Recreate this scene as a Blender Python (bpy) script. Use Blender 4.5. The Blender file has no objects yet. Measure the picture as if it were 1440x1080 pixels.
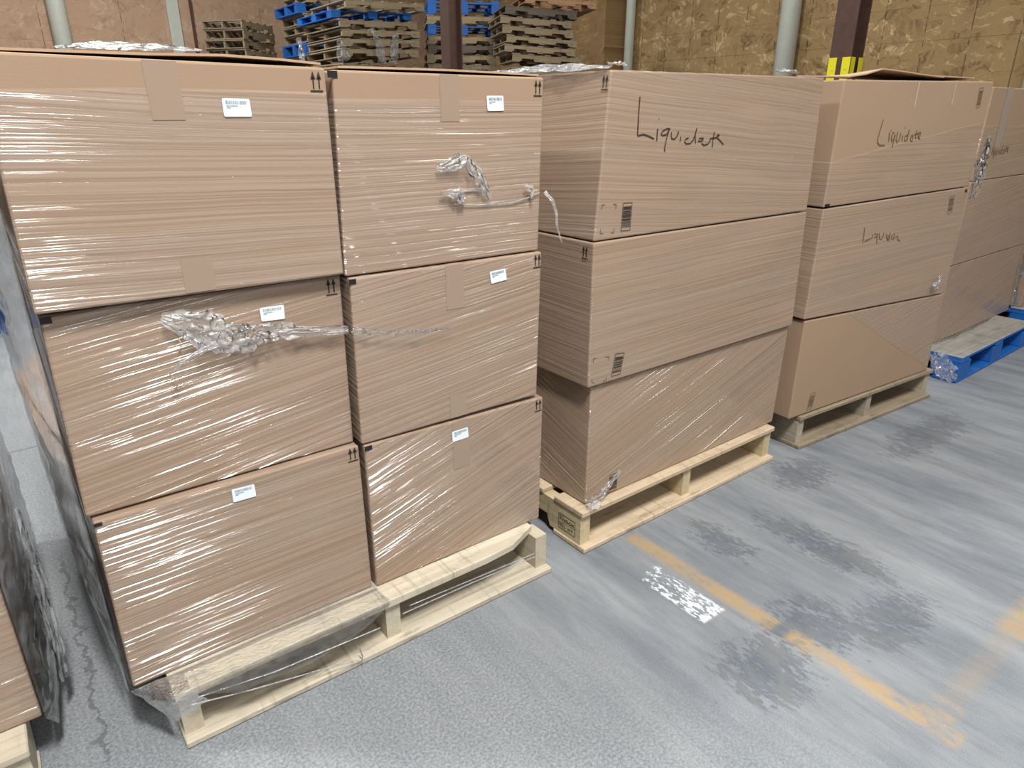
import bpy, bmesh, math, random
from mathutils import Vector, Matrix, noise as mnoise
rnd = random.Random(7)
sc = bpy.context.scene
COL = sc.collection
V = Vector

# ------------------------------------------------------------------ camera
cam_d = bpy.data.cameras.new('camera')
cam_d.sensor_width = 36.0
cam_d.lens = 960.2 / 1440 * 36.0
cam_d.clip_start = 0.05
cam = bpy.data.objects.new('camera', cam_d)
COL.objects.link(cam)
cam.location = (-0.0925, -1.2839, 1.2628)
cam.rotation_euler = (math.pi / 2 - 0.3751, 0.0, -0.6466)
sc.camera = cam

# ------------------------------------------------------------------ light
world = bpy.data.worlds.new('world')
sc.world = world
world.use_nodes = True
world.node_tree.nodes['Background'].inputs[0].default_value = (0.92, 0.95, 1.0, 1)
world.node_tree.nodes['Background'].inputs[1].default_value = 0.05

def area(name, loc, sx, sy, energy, col=(1, 0.985, 0.96), aim=None):
    d = bpy.data.lights.new(name, 'AREA')
    d.shape = 'RECTANGLE'; d.size = sx; d.size_y = sy
    d.energy = energy; d.color = col
    o = bpy.data.objects.new(name, d)
    COL.objects.link(o)
    o.location = loc
    if aim is not None:
        o.rotation_euler = (V(aim) - V(loc)).to_track_quat('-Z', 'Y').to_euler()
    return o
area('high_bay_lamp', (0.0, -2.3, 5.0), 0.40, 1.1, 420)
area('high_bay_lamp.001', (3.7, -2.3, 5.0), 0.40, 1.1, 60)
area('front_fill', (0.4, -6.5, 5.0), 1.2, 0.5, 150, aim=(0.4, 0, 0.8))  # frontal fill added behind the camera to brighten the upright box faces
area('left_fill', (-2.2, 1.9, 5.0), 0.5, 0.3, 230)  # fill added to brighten the left side film and the gap floor
area('back_wall_fill', (1.4, 8.6, 5.8), 0.9, 0.5, 430)  # added light that keeps the reddish back wall bright
area('overhead_fill', (1.5, 1.0, 6.3), 11, 11, 330, (0.96, 0.98, 1.0))  # large area light added for ambient fill, acts as a lit ceiling
area('high_bay_lamp.003', (4.6, 3.8, 5.6), 0.6, 0.4, 120)

sc.view_settings.view_transform = 'Standard'
sc.view_settings.look = 'None'
sc.view_settings.exposure = -0.10
sc.view_settings.gamma = 1.0
sc.view_settings.use_curve_mapping = False

# ------------------------------------------------------------------ node helper
class NT:
    def __init__(s, name):
        s.m = bpy.data.materials.new(name)
        s.m.use_nodes = True
        s.t = s.m.node_tree
        s.n = s.t.nodes
        s.b = s.n['Principled BSDF']
        s.out = s.n['Material Output']
    def L(s, a, b): s.t.links.new(a, b)
    def put(s, sock, v):
        if v is None: return
        if isinstance(v, (int, float)): sock.default_value = v
        elif isinstance(v, (tuple, list)):
            v = tuple(v)
            if len(sock.default_value) == 4 and len(v) == 3: v = v + (1,)
            sock.default_value = v
        else: s.L(v, sock)
    def coord(s, which='Object'):
        return s.n.new('ShaderNodeTexCoord').outputs[which]
    def math(s, op, a, b=None, c=None, clamp=False):
        n = s.n.new('ShaderNodeMath'); n.operation = op; n.use_clamp = clamp
        s.put(n.inputs[0], a); s.put(n.inputs[1], b)
        if c is not None: s.put(n.inputs[2], c)
        return n.outputs[0]
    def sep(s, v):
        n = s.n.new('ShaderNodeSeparateXYZ'); s.L(v, n.inputs[0]); return n.outputs
    def comb(s, x, y, z):
        n = s.n.new('ShaderNodeCombineXYZ')
        for i, q in enumerate((x, y, z)): s.put(n.inputs[i], q)
        return n.outputs[0]
    def mapping(s, v, scale=(1, 1, 1), rot=(0, 0, 0), loc=(0, 0, 0)):
        n = s.n.new('ShaderNodeMapping'); s.L(v, n.inputs[0])
        n.inputs['Scale'].default_value = scale; n.inputs['Rotation'].default_value = rot; n.inputs['Location'].default_value = loc
        return n.outputs[0]
    def noise(s, v, scale, detail=2, rough=0.5, dist=0.0, out='Fac'):
        n = s.n.new('ShaderNodeTexNoise'); s.put(n.inputs['Vector'], v)
        n.inputs['Scale'].default_value = scale; n.inputs['Detail'].default_value = detail
        n.inputs['Roughness'].default_value = rough; n.inputs['Distortion'].default_value = dist
        return n.outputs[out]
    def voro(s, v, scale, out='Color', feature='F1', rand=1.0):
        n = s.n.new('ShaderNodeTexVoronoi'); s.put(n.inputs['Vector'], v); n.feature = feature
        n.inputs['Scale'].default_value = scale; n.inputs['Randomness'].default_value = rand
        return n.outputs[out]
    def ramp(s, v, stops, interp='LINEAR'):
        n = s.n.new('ShaderNodeValToRGB'); s.L(v, n.inputs[0])
        n.color_ramp.interpolation = interp
        e = n.color_ramp.elements
        while len(e) < len(stops): e.new(0.5)
        for q, (p, c) in zip(e, stops):
            q.position = p
            q.color = (c, c, c, 1) if isinstance(c, (int, float)) else tuple(c) + (1,)
        return n.outputs[0]
    def step(s, v, a, b):
        n = s.n.new('ShaderNodeMapRange'); n.interpolation_type = 'SMOOTHSTEP'
        s.put(n.inputs[0], v); n.inputs[1].default_value = a; n.inputs[2].default_value = b
        return n.outputs[0]
    def mix(s, f, a, b, blend='MIX'):
        n = s.n.new('ShaderNodeMix'); n.data_type = 'RGBA'; n.blend_type = blend
        s.put(n.inputs[0], f); s.put(n.inputs[6], a); s.put(n.inputs[7], b)
        return n.outputs[2]
    def attr(s, name):
        n = s.n.new('ShaderNodeAttribute'); n.attribute_type = 'OBJECT'; n.attribute_name = name
        return n.outputs['Fac']
    def rand(s): return s.n.new('ShaderNodeObjectInfo').outputs['Random']
    def bump(s, h, strength, dist=0.01):
        n = s.n.new('ShaderNodeBump'); s.L(h, n.inputs['Height'])
        s.put(n.inputs['Strength'], strength); n.inputs['Distance'].default_value = dist
        return n.outputs[0]
    def set(s, **k):
        for a, v in k.items(): s.put(s.b.inputs[a.replace('_', ' ')], v)
    def box(s, x, y, x0, x1, y0, y1, e=0.01):
        a = s.math('MULTIPLY', s.step(x, x0 - e, x0 + e), s.step(x, x1 + e, x1 - e))
        b = s.math('MULTIPLY', s.step(y, y0 - e, y0 + e), s.step(y, y1 + e, y1 - e))
        return s.math('MULTIPLY', a, b)
    def blob(s, x, y, cx, cy, rx, ry):
        dx = s.math('DIVIDE', s.math('SUBTRACT', x, cx), rx); dy = s.math('DIVIDE', s.math('SUBTRACT', y, cy), ry)
        d = s.math('ADD', s.math('MULTIPLY', dx, dx), s.math('MULTIPLY', dy, dy))
        return s.math('SUBTRACT', 1.0, d, clamp=True)

# ------------------------------------------------------------------ materials
def mat_cardboard():
    k = NT('cardboard_under_film')
    x, y, z = k.sep(k.coord())
    u = k.math('ADD', x, y)
    rid = k.math('MULTIPLY', k.rand(), 37.0)
    tilt = k.attr('film_tilt')
    wob = k.noise(k.comb(k.math('MULTIPLY', u, 2.2), k.math('MULTIPLY', z, 4.0), rid), 1.0, 2)
    w = k.math('SUBTRACT', z, k.math('MULTIPLY', u, tilt))
    w = k.math('ADD', w, k.math('MULTIPLY', wob, 0.016))
    n1 = k.noise(k.comb(k.math('MULTIPLY', u, 0.6), k.math('MULTIPLY', w, 110.0), rid), 1.0, 2, 0.55)
    n2 = k.noise(k.comb(k.math('MULTIPLY', u, 1.6), k.math('MULTIPLY', w, 260.0), rid), 1.0, 1, 0.5)
    n3 = k.noise(k.comb(k.math('MULTIPLY', u, 5.0), k.math('MULTIPLY', w, 22.0), rid), 1.0, 2, 0.5)
    h = k.math('ADD', k.math('MULTIPLY', n1, 0.65), k.math('MULTIPLY', n2, 0.25))
    h = k.math('ADD', h, k.math('MULTIPLY', n3, 0.12))
    n4 = k.noise(k.comb(k.math('MULTIPLY', u, 0.9), k.math('MULTIPLY', w, 60.0), k.math('ADD', rid, 9.0)), 1.0, 1, 0.4)
    ridge = k.math('SUBTRACT', 1.0, k.math('MULTIPLY', k.math('ABSOLUTE', k.math('SUBTRACT', n4, 0.5)), 9.0), clamp=True)
    h = k.math('ADD', h, k.math('MULTIPLY', ridge, 0.45))
    # where film lies on the box: three numbers per box give the film's edge
    e = k.math('ADD', k.math('MULTIPLY', x, k.attr('film_x')), k.math('MULTIPLY', z, k.attr('film_z')))
    e = k.math('ADD', e, k.attr('film_c'))
    e = k.math('ADD', e, k.math('MULTIPLY', k.math('SUBTRACT', wob, 0.5), 0.02))
    film = k.step(e, -0.002, 0.004)
    fine = k.noise(k.mapping(k.coord(), (90, 90, 260)), 1.0, 3, 0.6)
    blot = k.noise(k.coord(), 3.5, 3, 0.5)
    base = k.mix(blot, (0.335, 0.229, 0.149), (0.372, 0.258, 0.171))
    base = k.mix(k.math('MULTIPLY', fine, 0.35), base, (0.31, 0.21, 0.142))
    haze = k.mix(k.ramp(k.math('ADD', k.math('MULTIPLY', n1, 0.5), k.math('MULTIPLY', n2, 0.5)), [(0.40, 0.0), (0.54, 1.0)]), (0.228, 0.164, 0.125), (0.380, 0.300, 0.248))  # milky film tone, with pleat shading put into the colour as streaks
    base = k.mix(k.math('MULTIPLY', film, k.attr('film_haze')), base, haze)
    k.set(Base_Color=base, Roughness=0.75, Coat_Roughness=0.09, Coat_IOR=1.75)
    tight = k.noise(k.comb(k.math('MULTIPLY', u, 1.6), k.math('MULTIPLY', w, 9.0), k.math('ADD', rid, 4.0)), 1.0, 2, 0.5)
    tight = k.math('ADD', 0.12, k.math('MULTIPLY', k.step(tight, 0.40, 0.52), 0.88))
    k.set(Coat_Weight=k.math('MULTIPLY', k.math('MULTIPLY', film, tight), k.attr('film_gloss')))
    k.set(Coat_Normal=k.bump(h, k.attr('film_bump'), 0.016))
    k.set(Normal=k.bump(k.math('ADD', k.math('MULTIPLY', n1, film), k.math('MULTIPLY', fine, 0.15)), 0.40, 0.004))
    k.b.inputs['Specular IOR Level'].default_value = 0.25
    return k.m

def mat_plain_cardboard():
    k = NT('bare_cardboard')
    f = k.noise(k.mapping(k.coord(), (60, 60, 60)), 1.0, 3, 0.6)
    k.set(Base_Color=k.mix(f, (0.40, 0.27, 0.175), (0.47, 0.325, 0.215)), Roughness=0.8)
    return k.m

def mat_wood(name, c0, c1, dirt, axis):
    k = NT(name)
    co = k.coord()
    sc_ = (2.2, 40, 40) if axis == 'x' else (40, 2.2, 40)
    r = k.rand()
    off = k.comb(k.math('MULTIPLY', r, 31.0), k.math('MULTIPLY', r, 17.0), 0.0)
    vec = k.n.new('ShaderNodeVectorMath'); vec.operation = 'ADD'
    k.L(k.mapping(co, sc_), vec.inputs[0]); k.L(off, vec.inputs[1])
    v = vec.outputs[0]
    g = k.noise(v, 1.0, 4, 0.6, 0.6)
    g2 = k.noise(v, 3.2, 2, 0.5)
    st = k.noise(co, 7.0, 4, 0.65)
    c = k.mix(k.ramp(g, [(0.3, 0.0), (0.7, 1.0)]), c0, c1)
    c = k.mix(k.math('MULTIPLY', k.ramp(g2, [(0.55, 0.0), (0.75, 1.0)]), 0.35), c, tuple(q * 0.55 for q in c0))
    c = k.mix(k.math('MULTIPLY', k.ramp(st, [(0.52, 0.0), (0.72, 1.0)]), 0.55), c, dirt)
    saw = k.noise(k.mapping(co, (70, 5, 12) if axis == 'x' else (5, 70, 12)), 1.0, 2, 0.5)
    saw = k.math('MULTIPLY', k.ramp(saw, [(0.52, 0.0), (0.66, 1.0)]), k.ramp(k.noise(co, 4.5, 2), [(0.45, 0.0), (0.6, 1.0)]))
    c = k.mix(k.math('MULTIPLY', saw, 0.5), c, tuple(q * 0.5 for q in c0))
    sc_n = k.noise(k.mapping(co, (6, 34, 34) if axis == 'x' else (34, 6, 34)), 1.0, 4, 0.7)
    c = k.mix(k.math('MULTIPLY', k.ramp(sc_n, [(0.60, 0.0), (0.68, 1.0)]), 0.55), c, tuple(q * 0.22 for q in c0))
    c = k.mix(k.math('MULTIPLY', r, 0.28), c, tuple(q * 0.6 for q in c0))
    k.set(Base_Color=c, Roughness=0.85, Normal=k.bump(g, 0.35, 0.004))
    return k.m

def mat_blue(name='blue_painted_wood'):
    k = NT(name)
    st = k.noise(k.mapping(k.coord(), (6, 14, 14)), 1.0, 4, 0.7)
    c = k.mix(k.ramp(st, [(0.58, 0.0), (0.75, 1.0)]), (0.008, 0.125, 0.46), (0.10, 0.20, 0.34))
    c = k.mix(k.math('MULTIPLY', k.rand(), 0.5), c, (0.005, 0.06, 0.22))
    k.set(Base_Color=c, Roughness=0.55)
    return k.m

def mat_osb(name, tint, dark, light, seam_axis, pitch, off, seam_amt):
    k = NT(name)
    co = k.coord()
    x, y, z = k.sep(co)
    a = x if seam_axis == 'x' else y
    p = k.comb(a, z, 0.0)
    base = None
    for i, (s1, s2) in enumerate(((4.6, 2.6), (3.4, 2.1), (6.0, 3.2))):
        wv = k.n.new('ShaderNodeVectorMath'); wv.operation = 'ADD'
        k.L(p, wv.inputs[0])
        k.L(k.mapping(k.noise(p, 16.0, 2, 0.6, 0, 'Color'), (0.10, 0.10, 0)), wv.inputs[1])
        pw = wv.outputs[0]
        cell = k.sep(k.voro(k.mapping(pw, (s1, s1 * 1.7, 1), (0, 0, 0.3 * i), (i * 3.1, i * 1.7, 0)), 1.0))
        vr = k.n.new('ShaderNodeVectorRotate'); vr.rotation_type = 'Z_AXIS'
        k.L(pw, vr.inputs['Vector'])
        k.L(k.math('MULTIPLY', k.math('SUBTRACT', cell[0], 0.5), 3.0), vr.inputs['Angle'])
        g = k.noise(k.mapping(vr.outputs[0], (s2, s2 * 9, 1), (0, 0, 0), (i * 7.0, i * 5.0, 0)), 1.0, 3, 0.55)
        g = k.math('ADD', k.math('MULTIPLY', g, 0.75), k.math('MULTIPLY', cell[1], 0.25))
        c = k.ramp(g, [(0.30, dark), (0.46, tint), (0.58, tint), (0.70, light)])
        if base is None: base = c
        else: base = k.mix(k.step(cell[2], 0.5, 0.56), base, c)
    chips = k.noise(k.mapping(p, (24, 50, 1)), 1.0, 3, 0.7)
    base = k.mix(k.math('MULTIPLY', k.ramp(chips, [(0.62, 0.0), (0.74, 1.0)]), 0.75), base, tuple(q * 0.35 for q in dark))
    big = k.noise(p, 0.8, 2)
    base = k.mix(k.math('MULTIPLY', big, 0.35), base, tuple(q * 0.8 for q in tint))
    fr = k.math('FRACT', k.math('DIVIDE', k.math('ADD', a, off), pitch))
    line = k.math('COMPARE', fr, 0.5, 0.006 / pitch)
    dots = k.step(k.noise(k.comb(k.math('MULTIPLY', a, 0.3), k.math('MULTIPLY', z, 9.0), 0.0), 1.0, 2), 0.40, 0.55)
    line = k.math('MULTIPLY', line, dots)
    seam = k.math('COMPARE', z, 2.06, 0.004)
    seam = k.math('MAXIMUM', seam, k.math('COMPARE', z, 2.42, 0.003))
    line = k.math('MULTIPLY', k.math('MAXIMUM', line, k.math('MULTIPLY', seam, 0.5)), seam_amt)
    base = k.mix(line, base, tuple(q * 0.3 for q in dark))
    k.set(Base_Color=base, Roughness=0.8)
    return k.m

def mat_floor():
    k = NT('concrete')
    co = k.coord()
    x, y, z = k.sep(co)
    big = k.noise(co, 0.9, 3, 0.55)
    brush = k.noise(k.mapping(co, (6.5, 1.3, 1), (0, 0, 0.12)), 1.0, 6, 0.68)
    brush2 = k.noise(k.mapping(co, (34, 4.0, 1), (0, 0, 0.25)), 1.0, 5, 0.65)
    scr = k.noise(k.mapping(co, (120, 7.0, 1), (0, 0, 0.5)), 1.0, 3, 0.6)
    speck = k.noise(co, 150.0, 3, 0.7)
    speck2 = k.noise(co, 420.0, 2, 0.6)
    c = k.mix(k.ramp(brush, [(0.36, 0.0), (0.62, 1.0)]), (0.118, 0.136, 0.158), (0.262, 0.276, 0.286))
    c = k.mix(k.math('MULTIPLY', k.ramp(big, [(0.38, 0.0), (0.66, 1.0)]), 0.30), c, (0.20, 0.222, 0.242))
    c = k.mix(k.math('MULTIPLY', k.ramp(brush2, [(0.48, 0.0), (0.70, 1.0)]), 0.40), c, (0.105, 0.122, 0.144))
    c = k.mix(k.math('MULTIPLY', k.ramp(scr, [(0.60, 0.0), (0.74, 1.0)]), 0.30), c, (0.34, 0.36, 0.375))
    rough_zone = k.step(k.math('ADD', k.math('ADD', x, k.math('MULTIPLY', y, 0.35)), k.math('MULTIPLY', big, 0.5)), 1.25, 0.75)
    grain = k.ramp(speck, [(0.36, (0.10, 0.112, 0.122)), (0.5, (0.215, 0.230, 0.242)), (0.66, (0.36, 0.375, 0.382))])
    c = k.mix(k.math('MULTIPLY', rough_zone, 0.62), c, grain)
    c = k.mix(0.16, c, k.ramp(speck2, [(0.35, 0.05), (0.65, 0.42)]))
    # worn dark patches
    e1 = k.noise(k.mapping(co, (20, 8, 1), (0, 0, 0.3)), 1.0, 6, 0.75)
    e2 = k.noise(k.mapping(co, (90, 30, 1), (0, 0, 0.4)), 1.0, 4, 0.75)
    ed = k.math('ADD', k.math('MULTIPLY', e1, 0.5), k.math('MULTIPLY', e2, 0.5))
    bl = None
    for q in ((1.19, -0.62, 0.22, 0.16), (1.43, -0.60, 0.16, 0.17), (1.62, -0.72, 0.24, 0.13), (1.78, -0.42, 0.12, 0.34), (1.33, -0.56, 0.07, 0.07),
              (2.15, -0.12, 0.22, 0.16), (1.55, -0.22, 0.10, 0.2), (2.9, -0.25, 0.5, 0.14)):
        m = k.blob(x, y, *q)
        bl = m if bl is None else k.math('MAXIMUM', bl, m)
    dark = k.step(k.math('ADD', k.math('MULTIPLY', bl, 0.20), ed), 0.605, 0.67)
    dark = k.math('MULTIPLY', dark, k.step(bl, 0.0, 0.2))
    c = k.mix(k.math('MULTIPLY', dark, 0.58), c, k.mix(k.step(e1, 0.45, 0.6), (0.06, 0.072, 0.098), (0.115, 0.118, 0.118)))
    # worn yellow line along Y with a stub along X
    wear = k.noise(k.mapping(co, (30, 16, 1)), 1.0, 4, 0.75)
    wear2 = k.noise(k.mapping(co, (4, 4, 1)), 1.0, 2, 0.5)
    w = k.math('ADD', k.math('MULTIPLY', wear, 0.6), k.math('MULTIPLY', wear2, 0.4))
    l1 = k.box(x, y, 1.313, 1.368, -1.0, -0.02, 0.012)
    br = k.math('SUBTRACT', 1.0, k.box(x, y, 1.2, 1.5, -0.585, -0.545, 0.012))
    l1 = k.math('MULTIPLY', l1, br)
    l2 = k.math('MULTIPLY', k.box(x, y, 1.36, 1.44, -0.965, -0.90, 0.015), 1.0)
    l3 = k.math('MULTIPLY', k.box(x, y, 1.80, 2.6, -0.985, -0.90, 0.02), 0.8)
    l3 = k.math('MAXIMUM', l3, k.math('MULTIPLY', k.box(x, y, 1.45, 1.85, -0.96, -0.91, 0.02), 0.25))
    yl = k.math('MAXIMUM', k.math('MAXIMUM', l1, l2), l3)
    yl = k.math('MULTIPLY', yl, k.step(k.math('SUBTRACT', 1.0, w), 0.34, 0.54))
    c = k.mix(k.math('MULTIPLY', yl, 0.75), c, k.mix(wear, (0.36, 0.235, 0.095), (0.44, 0.31, 0.15)))
    # flaked white paint
    fl = k.noise(k.mapping(co, (70, 26, 1), (0, 0, 0.25)), 1.0, 4, 0.7)
    wp = k.math('MULTIPLY', k.box(x, y, 1.197, 1.288, -0.425, -0.175, 0.006), k.step(k.math('ADD', fl, k.math('MULTIPLY', k.math('ADD', y, 0.30), -0.35)), 0.50, 0.54))
    c = k.mix(wp, c, (0.62, 0.65, 0.68))
    # saw-cut joint and a crack
    jw = k.noise(co, 3.0, 2)
    j = k.math('COMPARE', k.math('ADD', y, k.math('MULTIPLY', jw, 0.02)), 1.90, 0.006)
    cr = k.math('COMPARE', k.math('ADD', x, k.math('MULTIPLY', k.noise(co, 13.0, 4, 0.65), 0.11)), -0.085, 0.005)
    cr = k.math('MULTIPLY', cr, k.box(x, y, -0.5, 0.3, 0.05, 0.95, 0.05))
    c = k.mix(k.math('MULTIPLY', k.math('MAXIMUM', j, cr), 0.5), c, (0.06, 0.055, 0.06))
    k.set(Base_Color=c, Roughness=k.math('ADD', 0.52, k.math('MULTIPLY', brush2, 0.25)), Normal=k.bump(speck, 0.12, 0.003))
    k.b.inputs['Specular IOR Level'].default_value = 0.35
    return k.m

def simple(name, col, rough=0.6, metal=0.0, var=0.0, scale=20):
    k = NT(name)
    if var:
        f = k.noise(k.coord(), scale, 4, 0.65)
        k.set(Base_Color=k.mix(f, tuple(q * (1 - var) for q in col), tuple(min(1, q * (1 + var)) for q in col)))
    else:
        k.set(Base_Color=col)
    k.set(Roughness=rough, Metallic=metal)
    return k.m

def mat_film(name, white, gloss, rough=0.12, scale=60.0, bmp=0.9):
    k = NT(name)
    k.n.remove(k.b)
    f = k.noise(k.coord(), scale, 4, 0.7)
    bm_ = k.bump(f, bmp, 0.01)
    tr = k.n.new('ShaderNodeBsdfTransparent')
    gl = k.n.new('ShaderNodeBsdfGlossy'); gl.inputs['Roughness'].default_value = rough
    k.L(bm_, gl.inputs['Normal'])
    df = k.n.new('ShaderNodeBsdfDiffuse'); df.inputs[0].default_value = (0.86, 0.88, 0.90, 1)
    tl = k.n.new('ShaderNodeBsdfTranslucent'); tl.inputs[0].default_value = (0.86, 0.88, 0.90, 1)
    a = k.n.new('ShaderNodeMixShader'); a.inputs[0].default_value = 0.4
    k.L(df.outputs[0], a.inputs[1]); k.L(tl.outputs[0], a.inputs[2])
    b = k.n.new('ShaderNodeMixShader')
    k.L(k.math('MULTIPLY', k.ramp(f, [(0.35, 0.25), (0.7, 1.0)]), white), b.inputs[0])
    k.L(tr.outputs[0], b.inputs[1]); k.L(a.outputs[0], b.inputs[2])
    c = k.n.new('ShaderNodeMixShader')
    fr = k.n.new('ShaderNodeFresnel'); fr.inputs[0].default_value = 1.5; k.L(bm_, fr.inputs[1])
    k.L(k.math('MULTIPLY', fr.outputs[0], gloss, clamp=True), c.inputs[0])
    k.L(b.outputs[0], c.inputs[1]); k.L(gl.outputs[0], c.inputs[2])
    k.L(c.outputs[0], k.out.inputs[0])
    return k.m

M = {}
M['card'] = mat_cardboard()
M['bare'] = mat_plain_cardboard()
M['new_x'] = mat_wood('pale_pine_boards', (0.47, 0.405, 0.30), (0.68, 0.615, 0.48), (0.36, 0.32, 0.26), 'x')
M['new_y'] = mat_wood('pale_pine_stringers', (0.50, 0.43, 0.31), (0.64, 0.57, 0.44), (0.32, 0.29, 0.24), 'y')
M['tan_x'] = mat_wood('tan_pine_boards', (0.50, 0.38, 0.25), (0.66, 0.53, 0.37), (0.32, 0.24, 0.17), 'x')
M['tan_y'] = mat_wood('tan_pine_stringers', (0.52, 0.42, 0.24), (0.66, 0.55, 0.35), (0.34, 0.27, 0.18), 'y')
M['grey_x'] = mat_wood('weathered_boards', (0.24, 0.185, 0.12), (0.36, 0.285, 0.195), (0.13, 0.105, 0.08), 'x')
M['grey_y'] = mat_wood('weathered_stringers', (0.32, 0.27, 0.20), (0.48, 0.41, 0.31), (0.18, 0.15, 0.12), 'y')
M['mid_y'] = mat_wood('brownish_stringers', (0.27, 0.20, 0.115), (0.38, 0.295, 0.18), (0.15, 0.12, 0.08), 'y')
M['old_x'] = mat_wood('grey_worn_boards', (0.24, 0.22, 0.19), (0.36, 0.34, 0.30), (0.16, 0.15, 0.14), 'x')
M['dark_x'] = mat_wood('dark_stained_boards', (0.12, 0.095, 0.07), (0.20, 0.16, 0.12), (0.07, 0.06, 0.05), 'x')
M['dark_y'] = mat_wood('dark_stained_stringers', (0.12, 0.095, 0.07), (0.19, 0.15, 0.11), (0.07, 0.06, 0.05), 'y')
M['org_x'] = mat_wood('orange_pine_boards', (0.36, 0.20, 0.10), (0.48, 0.29, 0.16), (0.22, 0.13, 0.08), 'x')
M['org_y'] = mat_wood('orange_pine_stringers', (0.36, 0.20, 0.10), (0.46, 0.27, 0.14), (0.22, 0.13, 0.08), 'y')
M['blue'] = mat_blue()
M['osb_r'] = mat_osb('osb_wall_tan', (0.385, 0.250, 0.108), (0.18, 0.105, 0.038), (0.66, 0.49, 0.26), 'y', 0.488, 0.30, 0.75)
M['osb_l'] = mat_osb('osb_wall_reddish', (0.50, 0.33, 0.215), (0.40, 0.24, 0.15), (0.62, 0.45, 0.32), 'x', 1.22, 0.51, 0.8)
M['osb_p'] = mat_osb('osb_pillar_tan', (0.33, 0.205, 0.085), (0.23, 0.13, 0.05), (0.48, 0.33, 0.15), 'y', 4.0, 0.2, 0.3)
M['floor'] = mat_floor()
M['pipe'] = simple('painted_pipe_white', (0.56, 0.58, 0.50), 0.5, 0, 0.12, 9)
M['rust'] = simple('rust_primer_steel', (0.085, 0.042, 0.028), 0.7, 0, 0.45, 14)
M['yellow'] = simple('yellow_guard_plastic', (0.80, 0.72, 0.02), 0.5, 0, 0.06)
M['ink'] = simple('black_print', (0.025, 0.018, 0.014), 0.7)
M['inkf'] = simple('brown_marker_ink', (0.16, 0.10, 0.06), 0.7)
M['marker'] = simple('black_marker_ink', (0.045, 0.026, 0.018), 0.6)
M['label'] = simple('white_label_paper', (0.80, 0.86, 0.90), 0.5)
M['grey_ink'] = simple('grey_label_print', (0.16, 0.19, 0.23), 0.6)
M['black'] = simple('black_corner_print', (0.012, 0.011, 0.011), 0.5)
M['stamp'] = simple('green_black_stamp', (0.03, 0.05, 0.025), 0.7)
M['film'] = mat_film('clear_stretch_film', 0.16, 1.4, 0.10, 45)
M['film_w'] = mat_film('crumpled_stretch_film', 0.62, 1.5, 0.14, 38, 0.5)
M['film_g'] = mat_film('loose_film_tail', 0.42, 1.6, 0.15, 50)
M['film_s'] = mat_film('doubled_stretch_film', 0.70, 1.5, 0.12, 14, 0.35)
M['film_e'] = mat_film('smooth_side_film', 0.30, 1.6, 0.10, 9, 0.3)
M['tape'] = NT('clear_packing_tape').m
_k = M['tape'].node_tree.nodes['Principled BSDF']
_k.inputs['Base Color'].default_value = (0.34, 0.250, 0.185, 1); _k.inputs['Roughness'].default_value = 0.28
M['strip'] = simple('pale_tape_strip', (0.55, 0.44, 0.34), 0.4)
M['tape_g'] = simple('grey_packing_tape', (0.33, 0.275, 0.225), 0.35)

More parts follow.
